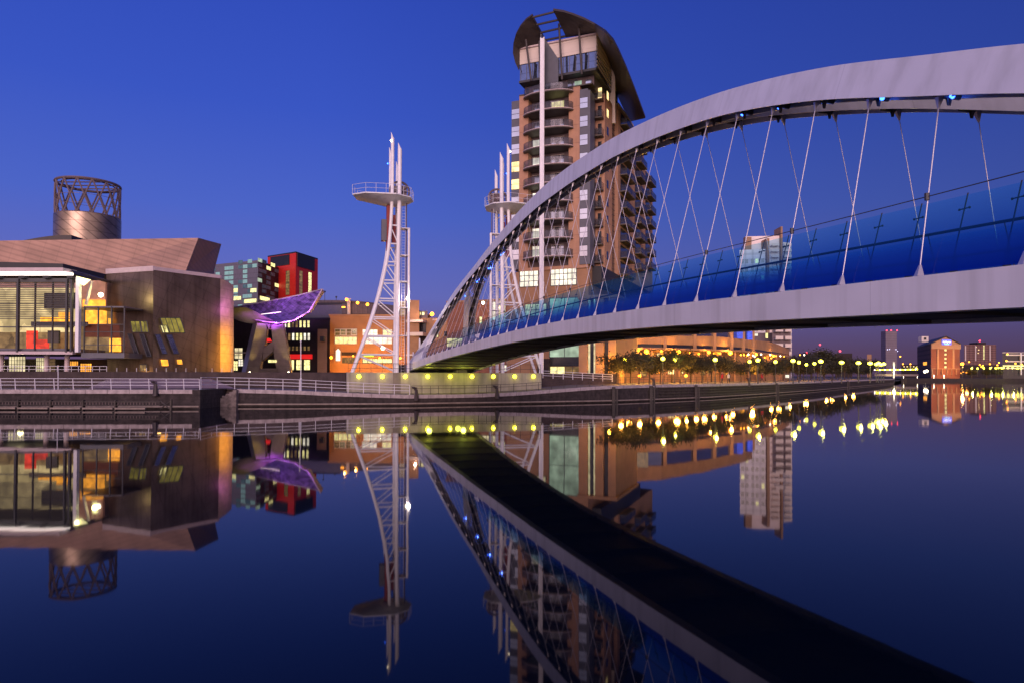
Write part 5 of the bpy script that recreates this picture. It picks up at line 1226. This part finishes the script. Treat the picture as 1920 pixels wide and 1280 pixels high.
for x in (1758, 1787): mb = MB(); H1.px(mb, x-1.6, 654.3, x+1.6, 690, .05, .5); mb.build('pilaster', gt, ht)
for y in (654, 662, 670, 677.5, 685.5): fwin(H1, 1770.5, y, 1775, y+4, ht, M['winyellow'], 1, 1, fw=.2)
for x in range(1747, 1800, 9): mb = MB(); H1.px(mb, x-.5, 691, x+.5, 702, .05, .8); mb.build('colonnade_post', gt, ht)
mb = MB(); H1.px(mb, 1746, 690, 1800, 691.2, .05, .8); mb.build('colonnade_beam', gt, ht)
p = H1.P(H1.L*.28, 0, -14); z = zpx(1760, 636, 480); MB().box(p.x-2.4, p.x+2.4, p.y-2, p.y+2, z-2, z+2).build('roof_turret', M['cream'], ht); MB().box(p.x-.8, p.x+.8, p.y-2.1, p.y-2.0, z-.5, z+1.2).build('turret_opening', M['black'], ht)
# sign lettering (the words cannot be read in the photograph: a bright word over a small green line)
def text(s_, size, m, parent, loc, rz, name='sign_lettering', ex=.05):
    c = bpy.data.curves.new(name, 'FONT'); c.body = s_; c.size = size; c.extrude = ex; c.align_x = 'CENTER'; c.materials.append(m)
    o = bpy.data.objects.new(name, c); col.objects.link(o)
    dg = bpy.context.evaluated_depsgraph_get(); me = bpy.data.meshes.new_from_object(o.evaluated_get(dg)); bpy.data.objects.remove(o)
    o = bpy.data.objects.new(name, me); col.objects.link(o); me.materials.clear(); me.materials.append(m)
    mw = Matrix.Translation(loc) @ Matrix.Rotation(rz, 4, 'Z') @ Matrix.Rotation(R(90), 4, 'X')
    o.data.transform(rootmat(parent).inverted() @ mw); o.parent = parent; return o
mb = MB(); H1.px(mb, 1764.5, 636.5, 1782.5, 646.5, .5, .7); mb.build('sign_panel', glow('sign_blue', (.12, .14, .75), .9), ht)
u, z = H1.hit(1773.5, 642); text('Holiday Inn', 1.35, glow('sign_white', (.95, .9, 1), 2.2), ht, H1.P(u, z, .8), math.atan2(H1.t.y, H1.t.x))
u, z = H1.hit(1773.5, 645.8); text('Express', 1.2, glow('sign_green', (.3, .9, .8), 1.5), ht, H1.P(u, z, .8), math.atan2(H1.t.y, H1.t.x))
bulb(tuple(H1.P(H1.L*.5, 12, 14)), 1000, (1, .45, .16), 1, parent=ht); bulb(tuple(H1.P(H1.L*.9, 8, 8)), 600, (1, .4, .1), 1, parent=ht)
fwin(H2, 1731, 678, 1738, 684, ht, M['winorange']); 
for x, y in ((1734, 696), (1738, 695)): MB().sphere(at(x, y, 464), .9, 6, 4).build('wall_lamp', M['lampwhite'], ht)
# brick tower block behind the hotel
tbk = thing('tower_block', 'wide dark red brick tower block with one lit stair column beyond the hotel', 'tower block', (gx(1838, 900), 900, 0))
K1 = Face(1808, 900, 1868, 900); block(K1, 0, zpx(1838, 646, 900), 20, mat('block_brick', (.22, .11, .10), .8, lines=[(2, 3, 1.2, .6), (0, 5, 1.5, .7)]), tbk)
MB().box(gx(1832, 900), gx(1848, 900), 899, 915, zpx(1840, 646, 900), zpx(1840, 642, 900)).build('roof_house', M['brickdark'], tbk)
for k in range(11): y = 647.5+k*2.45; mb = MB(); K1.px(mb, 1843.5, y, 1845.8, y+1.4, .05, .3); mb.build('stair_window', M['winyellow'], tbk)
for x, y in ((1834, 655), (1833, 661), (1829, 650)): mb = MB(); K1.px(mb, x, y, x+2, y+1.3, .05, .3); mb.build('window', M['winwarm'], tbk)
for x in (1810, 1829, 1856): mb = MB(); K1.px(mb, x-.8, 648, x+.8, 676, .05, .6); mb.build('pale_strip', M['cream'], tbk)
MB().sphere(at(1837, 639, 900), 1.1, 6, 4).build('beacon', M['lampred'], tbk)
# glass office at the right edge
og = thing('glass_office', 'low modern glass office with white columns at the far right edge', 'office', (gx(1905, 455), 455, 1.9))
J1 = Face(1880, 465, 1990, 460); block(J1, 1.9, zpx(1905, 661, 462), 16, M['glassdark'], og, roof=M['cream'])
for y in (664, 676, 689): mb = MB(); J1.px(mb, 1885, y, 1990, y+2.2, .05, .8); mb.build('floor_band', M['cream'], og)
for x in (1912, 1950): mb = MB(); J1.px(mb, x-.8, 661, x+.8, 702, .9, 1.8); mb.build('column', M['white2'], og)
for x, y in ((1889, 663.5), (1887, 676), (1904, 681), (1916, 683)): MB().sphere(at(x, y, 456), .55, 6, 4).build('wall_lamp', M['lampamber'], og)
mb = MB(); J1.px(mb, 1880, 684, 1990, 687, .1, .3); mb.build('lit_floor', M['winyellow'], og)
# low far buildings
for i, (x0, x1, yt, Y, mm, lab) in enumerate(((1532, 1544, 657, 900, 'render', 'small pale domed block on the skyline left of the faint distant tower'), (1566, 1598, 662, 800, 'brickdark', 'flat dark block on the skyline above the quayside trees'), (1626, 1634, 664, 800, 'brick2', 'tiny ochre block at the right end of the tree line'), (1690, 1722, 683, 600, 'brickdark', 'low dark building left of the red brick hotel'), (1800, 1880, 684, 620, 'brickdark', 'low dark sheds under the red brick tower block'))):
    r_ = thing('distant_building', lab, 'building', (gx(x0, Y), Y, 1.9)); F_ = Face(x0, Y, x1, Y); block(F_, 0, zpx(x0, yt, Y), 20, M[mm], r_)
    if i in (3, 4):
        for k in range(5): x = x0+4+k*(x1-x0-8)/4; mb = MB(); F_.px(mb, x, yt+3, x+2, yt+4.5, .05, .2); mb.build('window', M['winwarm'], r_)
for x, y, Y in ((1537.5, 646, 880), (1575, 658, 790), (1512, 661.5, 700)):
    r_ = thing('aviation_mast', {1537.5: 'thin mast with a red light above the small pale domed block', 1575: 'thin mast with a red light above the flat dark skyline block', 1512: 'low red mast light at the left end of the tree line'}[x], 'mast', (gx(x, Y), Y, 0))
    MB().tube((gx(x, Y), Y, 0), at(x, y, Y), .3, n=5).build('pole', M['darksteel'], r_); MB().sphere(at(x, y, Y), 1.2, 6, 4).build('beacon', M['lampred'], r_)
# small lit swing bridge in the distance
sbg = thing('distant_bridge', 'small low bridge strung with yellow lights beyond the end of the quay', 'bridge', (gx(1680, 430), 430, 1))
MB().box(gx(1640, 430), gx(1722, 430), 430, 433, 3.4, 4.6).build('deck', M['render'], sbg)
p = at(1676, 704, 429); MB().tube((p.x, 429, 0), at(1676, 678, 429), .45, n=8).build('pylon', M['white2'], sbg)
for i in range(26): 
    q = at(1640+i*3.2, 693-.05*i, 429); MB().sphere(q, .34, 6, 4).build('deck_light', M['lampyellow'] if i % 3 else M['lampwhite'], sbg)
bulb(tuple(at(1676, 694, 427)), 3000, (1, .9, .3), .5, parent=sbg)

# ================================================================== TREES
def make_tree(seed, h, cr, m, name, label, group, n=900, trunk=None):
    rnd = random.Random(seed); rt = thing(name, label, 'tree', (0, 0, 0), 0, group)
    tr = MB(); th_ = trunk or h*.42
    tr.curve([(0, 0, -.1), (.04, 0, th_*.5), (-.03, .05, th_), (0, 0, h*.8)], [.13, .1, .085, .03], 7)
    cents = []
    for i in range(9):
        a = rnd.uniform(0, 6.28); z0 = th_*rnd.uniform(.75, 1.15); z1 = h*rnd.uniform(.6, .95); r_ = cr*rnd.uniform(.45, .9)
        e = (r_*math.cos(a), r_*math.sin(a), z1); tr.curve([(0, 0, z0), (e[0]*.4, e[1]*.4, z0+(z1-z0)*.55), e], [.05, .035, .012], 5); cents.append(e)
    cents += [(rnd.gauss(0, cr*.4), rnd.gauss(0, cr*.4), h*rnd.uniform(.55, 1)) for _ in range(7)]
    tr.build('trunk', M['bark'], rt)
    lf = MB()
    for _ in range(n):
        c = rnd.choice(cents); s_ = cr*.33
        p = Vector((c[0]+rnd.gauss(0, s_), c[1]+rnd.gauss(0, s_), c[2]+rnd.gauss(0, s_*.8)))
        if p.z < th_*.8: continue
        a = Vector((rnd.gauss(0, 1), rnd.gauss(0, 1), rnd.gauss(0, 1))).normalized(); b = a.orthogonal().normalized(); k = rnd.uniform(.08, .19)
        lf.add([p-a*k, p+b*k*.6, p+a*k, p-b*k*.6], [(0, 1, 2, 3)])
    lf.build('crown', m, rt); return rt
protos = [make_tree(11+i, 4.0+.3*(i % 3), 1.6, M['leaf'] if i % 2 else M['leafdark'], 'street_tree', 'x', 'trees along the right quay', 2600) for i in range(4)]
def quay_at(px, off):                      # point a given distance inland of the quay edge, at a pixel column
    best = None
    for i in range(19, 27):
        for k in range(20):
            p = Q3[i]+(Q3[i+1]-Q3[i])*(k/20); q = p+qn(i)*off
            x = 960+FPX*q.x/q.y
            if best is None or abs(x-px) < best[0]: best = (abs(x-px), q)
    return best[1]
rnd = random.Random(3); placed = []
TX = [1158, 1180, 1200, 1219, 1239, 1258, 1279, 1297, 1315, 1333, 1352, 1370, 1388, 1405, 1421, 1437, 1452, 1466, 1480, 1494, 1508, 1521, 1534, 1547, 1560, 1572, 1584, 1596, 1607, 1618, 1628, 1638]
for i, px in enumerate(TX):
    q = quay_at(px, 5.5+(i % 2)*5+rnd.uniform(-1, 1)); placed.append((q, rnd.uniform(0, 6.28), rnd.uniform(.85, 1.15)*(1+.25*max(0, (px-1450)/190))))
for i, (q, a, s_) in enumerate(placed):
    o = protos[i] if i < 4 else copy_tree(protos[i % 4])
    o.location = (q.x, q.y, 2.11); o.rotation_euler = (0, 0, a); o.scale = (s_, s_, s_*.93)
    o['label'] = f'{ORD[i]} small leafy tree from the left in the row along the right quay' if i else 'leftmost small leafy tree in the row along the right quay'
# round-headed dark masses behind the row towards the far end
for i, (px, Y, h) in enumerate(((1500, 260, 9), (1522, 290, 10), (1545, 300, 11), (1568, 320, 10), (1590, 340, 10), (1612, 360, 9), (1634, 380, 9), (1822, 462, 6), (1850, 464, 6.5), (1868, 466, 6), (1884, 470, 6))):
    lab = (ORD[i]+' large dark tree behind the quayside row' if i < 7 else ORD[i-7]+' dark tree on the far bank right of the hotel')
    o = copy_tree(protos[i % 4]); o.name = 'broad_tree'; o['label'] = lab+(' from the left' if i % 7 else ''); o['group'] = 'larger dark trees beyond the quay' if i < 7 else 'dark trees on the far bank'
    s_ = h/4.4; o.location = (gx(px, Y), Y, 2.0); o.scale = (s_*1.3, s_*1.3, s_); o.rotation_euler = (0, 0, i*1.3)

# ================================================================== LAMPS
lp0 = thing('street_lamp', 'x', 'street lamp', (0, 0, 0), 0, 'globe lamps along the right quay')
post = MB().tube((0, 0, 0), (0, 0, .9), .085, .06, n=8).tube((0, 0, .9), (0, 0, 3.25), .045, n=8).tube((0, 0, 3.2), (0, 0, 3.3), .14, .1, n=8).build('post', M['darksteel'], lp0)
MB().sphere((0, 0, 3.47), .27, 12, 8).build('globe', M['lampgreen'], lp0, smooth=True)
LPX = [(1172, 674, 1), (1163, 682, .6), (1243, 672, 1.05), (1265, 675, .9), (1341, 674, 1.15), (1405.6, 677.5, .7), (1421, 675, 1.1), (1454, 678, .7), (1487, 676, 1.2), (1498, 679, .6), (1512, 683, .5), (1527, 681, .6), (1539, 677, 1.3), (1578, 679, 1.4), (1609.6, 680, 1.45), (1631.5, 680.6, 1.5), (1643, 682.5, 1.3), (1647, 680.5, 1.2), (1652, 683, 1.3), (1657, 682, 1.3)]
LPX.sort()
for i, (px, py, r) in enumerate(LPX):
    q = at_z(px, py, 5.55)
    if q.y > 330 or q.y < 0: q = at(px, py, 300)
    o = lp0 if i == 0 else copy_tree(lp0)
    base = 2.11; k = (q.z-base)/3.47; g_ = [c for c in kids(o) if c.name.startswith('globe')][0]
    o.location = (q.x, q.y, base); o.scale = (max(1, r), max(1, r), k)
    o['label'] = (ORD[i]+' glowing globe lamp from the left among the quayside trees') if i else 'leftmost glowing globe lamp among the quayside trees'
    if r >= .9: bulb((q.x, q.y-.55*r, q.z+.1), 150*r*r*(q.y/100), (1, .92, .16), .2, 'globe_light')
# low amber bollard lamps throwing light on the paving
for i, (px, py, Y) in enumerate(((1199, 704, 96), (1286, 704, 103))):
    r_ = thing('low_floodlight', ('left' if i == 0 else 'right')+' one of two low amber floodlights on the paving under the quayside trees', 'floodlight', (gx(px, Y), Y, 2.11), 0, 'low amber floodlights')
    q = at(px, py, Y); MB().tube((q.x, q.y, 2.11), (q.x, q.y, q.z-.15), .05, n=6).build('post', M['darksteel'], r_); MB().sphere(q, .22, 10, 6).build('lamp_head', M['lampamber'], r_, smooth=True)
    bulb((q.x, q.y-.5, q.z+.3), 450, (1, .48, .06), .2, 'floodlight_glow')
for i, (px, Y, e) in enumerate(((1180, 104, 700), (1225, 106, 800), (1270, 110, 700), (1320, 116, 900), (1365, 122, 800), (1410, 132, 900), (1460, 150, 900), (1510, 180, 1000), (1560, 215, 1100), (1600, 250, 1000))):
    bulb((gx(px, Y), Y, 4.2), e, (1, .45, .06), .5, 'arcade_fill')  # fill lights without fittings, added to warm the ground by the arcade
for px in range(1165, 1620, 35):
    q = quay_at(px, 3.5); bulb((q.x, q.y, 3.3), 150+q.y*1.6, (1, .44, .06), .3, 'promenade_fill')  # added row of unseen lights that turns the paving orange
# far bank lamps
fl0 = thing('far_bank_lamp', 'x', 'street lamp', (0, 0, 0), 0, 'yellow lamps along the far bank')
MB().tube((0, 0, 0), (0, 0, 5), .09, n=5).build('post', M['darksteel'], fl0); MB().sphere((0, 0, 5.3), .5, 8, 6).build('globe', M['lampgreen'], fl0)
FX = [(1718, 690), (1822, 690), (1833, 690), (1844.5, 689.5), (1857, 689.5), (1867, 689.5), (1872, 689), (1878, 689.5), (1882, 689), (1890, 689), (1898.5, 689), (1908, 690), (1914.5, 690)]
for i, (px, py) in enumerate(FX):
    Y = 456 if px < 1900 else 462; q = at(px, py, Y); o = fl0 if i == 0 else copy_tree(fl0); o.location = (q.x, q.y, q.z-5.3)
    o.scale = (1, 1, 1); o['label'] = (ORD[i]+' yellow globe lamp from the left along the far bank') if i else 'leftmost yellow globe lamp on the far bank beside the hotel'
    if i % 3 == 1: bulb((q.x, q.y-1, q.z), 900, (.95, 1, .25), .4, 'globe_light')
am0 = thing('tall_lamp', 'x', 'street lamp', (0, 0, 0), 0, 'amber lamps beyond the far bank')
MB().tube((0, 0, -9), (0, 0, 0), .1, n=5).build('post', M['darksteel'], am0); MB().sphere((0, 0, .3), .55, 8, 6).build('lamp_head', M['lampamber'], am0)
AX = [(1693, 682), (1707, 682), (1804, 683), (1806, 696), (1812, 697), (1802, 698), (1837, 683.5), (1843, 685), (1840, 687), (1870, 684), (1873, 679.5), (1883, 681), (1856, 682), (1688, 668), (1817, 678)]
for i, (px, py) in enumerate(AX):
    Y = 560 if py < 690 else 459; q = at(px, py, Y); o = am0 if i == 0 else copy_tree(am0); o.location = (q.x, q.y, q.z-.3); k = 2.6 if px == 1804 else 1
    if px == 1804: o.location = at(1804, 683, 458)
    if py > 690: o.scale = (.8, .8, .22)
    if k > 1: o.scale = (2.0, 2.0, 1.6); bulb((at(1804, 683, 455).x, 455, at(1804, 683, 455).z), 12000, (1, .42, .06), .5, 'amber_glow')
    o['label'] = 'brightest and largest orange street lamp just right of the red hotel' if k > 1 else f'{ORD[sorted(AX).index((px, py))]} small amber lamp from the left beyond the far bank'
for i, px in enumerate((1720, 1751, 1770, 1694)):
    q = at(px, 703.3, 453.5); r_ = thing('marker_light', ORD[sorted((1720, 1751, 1770, 1694)).index(px)]+' tiny white marker light at the water edge of the far bank, from the left', 'marker light', (q.x, q.y, 1.9), 0, 'marker lights at the water edge'); MB().sphere(q, .35, 6, 4).tube((q.x, q.y, 1.9), q, .05, n=4).build('lamp_head', M['lampwhite'], r_)
# white lamp column on the left promenade and dark camera post
q = at(564, 731, 70.8); r_ = thing('lamp_column', 'tall thin white lamp column on the promenade left of the pier', 'lamp column', (q.x, q.y, 1.55)); MB().tube((q.x, q.y, 1.5), (q.x, q.y, 2.9), .1, n=8).tube((q.x, q.y, 2.9), at(564, 641, 70.8), .05, n=8).build('post', M['rail'], r_)
MB().tube(at(564, 641, 70.8), at(564, 637, 70.8), .1, .06, 8).build('lamp_head', M['rail'], r_)
q = at(109, 729, 63.2); r_ = thing('lamp_column', 'short thin white pole on the promenade in front of the glass foyer', 'pole', (q.x, q.y, 1.8)); MB().tube((q.x, q.y, 1.8), at(109, 684, 63.2), .035, n=6).build('post', M['rail'], r_)

# ================================================================== QUAY FURNITURE
def qz(px):
    for (a, Ya, za), (b_, Yb, zb_) in zip(QE, QE[1:]):
        if a <= px <= b_: k = (px-a)/(b_-a); p = Vector((gx(a, Ya), Ya, za)).lerp(Vector((gx(b_, Yb), Yb, zb_)), k); return p+Vector((0, .42, 0))
def railing(xs, ztop_f, label, m, r, nr, lean=0, name='railing', posts_part=True):
    P0 = [qz(x) for x in xs]; rt = thing(name, label, 'railing', P0[len(P0)//2])
    tops = [Vector((p.x+lean*.3, p.y+lean, ztop_f(x))) for p, x in zip(P0, xs)]
    for p, t_ in zip(P0, tops): MB().tube(p, t_, r*1.5, r*1.1, 6).build('post', m, rt)
    for j in range(nr):
        k = 1-j*.3; MB().curve([p.lerp(t_, k) for p, t_ in zip(P0, tops)], r, 5).build('rail', m, rt)
    return rt
XL = list(range(-300, 0, 37))+[23, 60, 96, 132, 168, 204, 240, 275, 308, 341, 371]
railing(XL, lambda x: qz(x).z+1.0, 'white metal railing along the quay in front of the glass foyer', M['rail'], .028, 3, -.08)
railing([373, 404, 437, 464, 496, 528, 559, 590, 620, 651, 680, 710, 738, 767], lambda x: qz(x).z+lerp_tab([(400, 1.15), (651, 1.1), (767, 1.05)], x), 'white metal railing stepping down the ramp towards the concrete pier', M['rail'], .028, 3)
railing([771, 790, 806, 821, 845, 871, 897, 912, 938, 963, 987, 1010, 1034, 1058, 1082, 1106, 1130, 1150], lambda x: qz(x).z+.95, 'thin dark railing on the low quay in front of the concrete pier', M['railing_dark'], .022, 2)
railing(list(range(1152, 1640, 11)), lambda x: qz(x).z+.95, 'thin dark railing along the curving right quay below the trees', M['railing_dark'], .02, 2)
XR = [1018, 1037, 1056, 1074, 1092, 1112, 1130, 1148]
fr_ = thing('railing', 'white railing on the sloping ramp right of the concrete pier', 'railing', (gx(1080, 88), 88, 2.5))
pts = [(Vector((gx(x, 88+.02*(x-1016)), 88+.02*(x-1016), 2.9-.0035*(x-1016)))) for x in XR]
for p in pts: MB().tube(p, p+Vector((0, 0, .95)), .05, .04, 6).build('post', M['rail'], fr_)
for z in (.35, .65, .95): MB().curve([p+Vector((0, 0, z)) for p in pts], .03, 5).build('rail', M['rail'], fr_)
# link rail across the recess
# dark carved mooring posts
for i, px in enumerate((293, 781, 932, 1225, 1400, 1554)):
    p = qz(px)-Vector((0, .55, 0)); lab = ['dark mooring post with knotted head in front of the steel-clad block', 'dark stooping mooring post at the left end of the dark railing', 'dark stooping mooring post in front of the concrete pier', 'small dark mooring post at the foot of the first quayside trees', 'small dark mooring post halfway along the right quay', 'small dark mooring post near the end of the right quay'][i]
    r_ = thing('mooring_post', lab, 'mooring post', p, 0, 'dark mooring posts on the quay edge'); k = .9
    MB().curve([p+Vector((0, -.1, -.6)), p+Vector((0, -.05, .1)), p+Vector((-.03, 0, .5)), p+Vector((-.25, 0, .72*k))], [.26, .2, .17, .1], 8).build('shaft', M['railing_dark'], r_)
    MB().sphere(p+Vector((-.28, 0, .74)), .17, 8, 6, .7).tube(p+Vector((-.5, 0, .8)), p+Vector((.1, 0, .72)), .06, n=6).build('head', M['railing_dark'], r_)
# slatted timber fender pontoon on the left
fp = thing('fender_pontoon', 'long slatted dark timber fender frame along the waterline at the left', 'fender', (gx(150, 62), 62, 0))
a, b_ = gx(-330, 61.2), gx(300, 61.2); Yp = 61.3
MB().box(a, b_, Yp-.1, Yp+.12, .72, .8).box(a, b_, Yp-.1, Yp+.12, .44, .5).build('frame', M['timber'], fp)
mb = MB(); n = int((b_-a)/.28)
for i in range(n): x = a+i*.28; mb.box(x, x+.07, Yp-.06, Yp-.01, .5, .72)
mb.build('slats', mat('slat_timber', (.14, .10, .10), .7, noise=.2), fp)
k = 0; x = a
while x < b_-2: MB().box(x+.1, min(x+2.8, b_), Yp-.3, Yp-.08, .1, .25).build('float_beam', M['paletimber'], fp); MB().box(x-.05, x+.08, Yp-.15, Yp+.2, -.4, .9).build('pile', M['timber'], fp); x += 2.9
mb = MB(); x = b_; mb.tube((x, Yp, .12), (x+.9, Yp, .85), .05, n=5).tube((x, Yp, .85), (x+.9, Yp, .12), .05, n=5).box(x+.9, x+1.05, Yp-.1, Yp+.1, -.4, 1.0).build('end_brace', M['timber'], fp)
# timber piles and ladder on the right wall
for i, px in enumerate((1150, 1219, 1302, 1450, 1585)):
    p = qz(px)-Vector((0, .62, 0)); lab = ['stout dark timber pile against the wall right of the pier', 'dark timber pile where the smooth wall turns to boards', 'dark timber pile on the boarded right wall under the trees', 'dark timber pile midway along the boarded right wall', 'far dark timber pile near the end of the right quay'][i]
    r_ = thing('timber_pile', lab, 'pile', (p.x, p.y, 0), 0, 'timber piles along the right wall'); MB().box(p.x-.2, p.x+.2, p.y-.25, p.y, -.5, p.z-.15).box(p.x+.3, p.x+.5, p.y-.2, p.y, -.5, p.z-.35).build('shaft', M['timber'], r_)
fb = thing('fender_boards', 'dark horizontal timber fender boards lining the right quay wall', 'fender', (Q3[22].x, Q3[22].y, 0))
for z in (.45, .85, 1.25, 1.6):
    rows = []
    for i in range(20, 28):
        p = Q3[i]; n_ = qn(i); a_ = Vector((p.x, p.y, 0)); rows.append([a_-n_*.12+Vector((0, 0, z)), a_-n_*.12+Vector((0, 0, z+.14)), a_+n_*.015+Vector((0, 0, z+.14)), a_+n_*.015+Vector((0, 0, z)), a_-n_*.12+Vector((0, 0, z))])
    MB().grid(rows, True).build('board', M['timber'], fb)
r_ = thing('ladder', 'narrow pale metal ladder fixed to the right quay wall', 'ladder', qz(1221)); p = qz(1222)-Vector((0, .7, 0)); mb = MB()
for dx in (-.2, .2): mb.tube((p.x+dx, p.y, 0), (p.x+dx, p.y, 2.0), .03, n=5)
for k in range(7): mb.tube((p.x-.2, p.y, .2+.28*k), (p.x+.2, p.y, .2+.28*k), .02, n=4)
mb.build('frame', M['cable'], r_)
# sign board and parasol-like banner on the right quay
q = at(1476, 702, 140); r_ = thing('notice_board', 'pale notice board on the right quay between tree trunks', 'notice board', (q.x, q.y, 2.11)); MB().box(q.x-.38, q.x+.38, q.y, q.y+.05, 2.9, 3.5).build('panel', M['winwhite'], r_); MB().box(q.x-.42, q.x-.38, q.y, q.y+.05, 2.11, 3.5).box(q.x+.38, q.x+.42, q.y, q.y+.05, 2.11, 3.5).build('legs', M['darksteel'], r_)

# ================================================================== PEOPLE (a few pixels tall)
def person(px, Y, label, top, rz=0, stride=.2, h=1.72, base=2.11):
    X_ = gx(px, Y); rt = thing('person', label, 'person', (X_, Y, base), rz, None)
    s_ = h/1.72; me = bpy.data.meshes.new('body')
    V = [(0, 0, .93), (0, 0, 1.15), (0, 0, 1.40), (0, 0, 1.50), (0, -.01, 1.62), (0, 0, 1.72), (.18, 0, 1.38), (.25, .04, 1.12), (.24, -.1, .90), (-.18, 0, 1.38), (-.25, -.03, 1.12), (-.24, .1, .90), (.09, 0, .88), (.1, stride*.5, .48), (.1, stride, .08), (.1, stride-.14, .03), (-.09, 0, .88), (-.1, -stride*.3, .48), (-.1, -stride, .08), (-.1, -stride-.14, .03)]
    Rr = [.15, .15, .16, .055, .095, .06, .065, .05, .035, .065, .05, .035, .09, .065, .045, .035, .09, .065, .045, .035]
    Ed = [(0, 1), (1, 2), (2, 3), (3, 4), (4, 5), (2, 6), (6, 7), (7, 8), (2, 9), (9, 10), (10, 11), (0, 12), (12, 13), (13, 14), (14, 15), (0, 16), (16, 17), (17, 18), (18, 19)]
    me.from_pydata([tuple(c*s_ for c in v) for v in V], Ed, []); o = bpy.data.objects.new('body', me); col.objects.link(o); o.parent = rt
    sk = o.modifiers.new('skin', 'SKIN'); 
    if not me.skin_vertices: me.attributes.new('skin', 'FLOAT', 'POINT')
    for v, r in zip(me.skin_vertices[0].data if me.skin_vertices else [], Rr): v.radius = (r*s_, r*s_)
    o.modifiers.new('sub', 'SUBSURF').levels = 1; o.modifiers['sub'].render_levels = 1
    me.materials.append(M['clothdark'])
    c = MB(); c.M = Matrix.Translation((X_, Y, base)) @ Matrix.Rotation(rz, 4, 'Z')
    c.curve([(0, 0, .80*s_), (0, 0, 1.0*s_), (0, 0, 1.25*s_), (0, 0, 1.44*s_)], [.21, .19, .21, .10], 10); c.build('coat', M[top], rt, smooth=True)
    hd = MB(); hd.M = c.M; hd.sphere((0, -.01, 1.62*s_), .115, 10, 8, 1.2); hd.build('head', M['skin'], rt, smooth=True)
    ha = MB(); ha.M = c.M; ha.sphere((0, .03, 1.67*s_), .118, 10, 6, .9); ha.build('hair', M['clothdark'], rt, smooth=True)
person(1354, 104, 'person in a long red coat standing under the quayside trees', 'clothred', .3)
person(1366, 108, 'person in a pale jacket beside the red coat under the trees', 'clothwhite', -.4, .3)
person(1429, 120, 'person in dark red top walking by the quay railing', 'clothred', 1.2, .35)
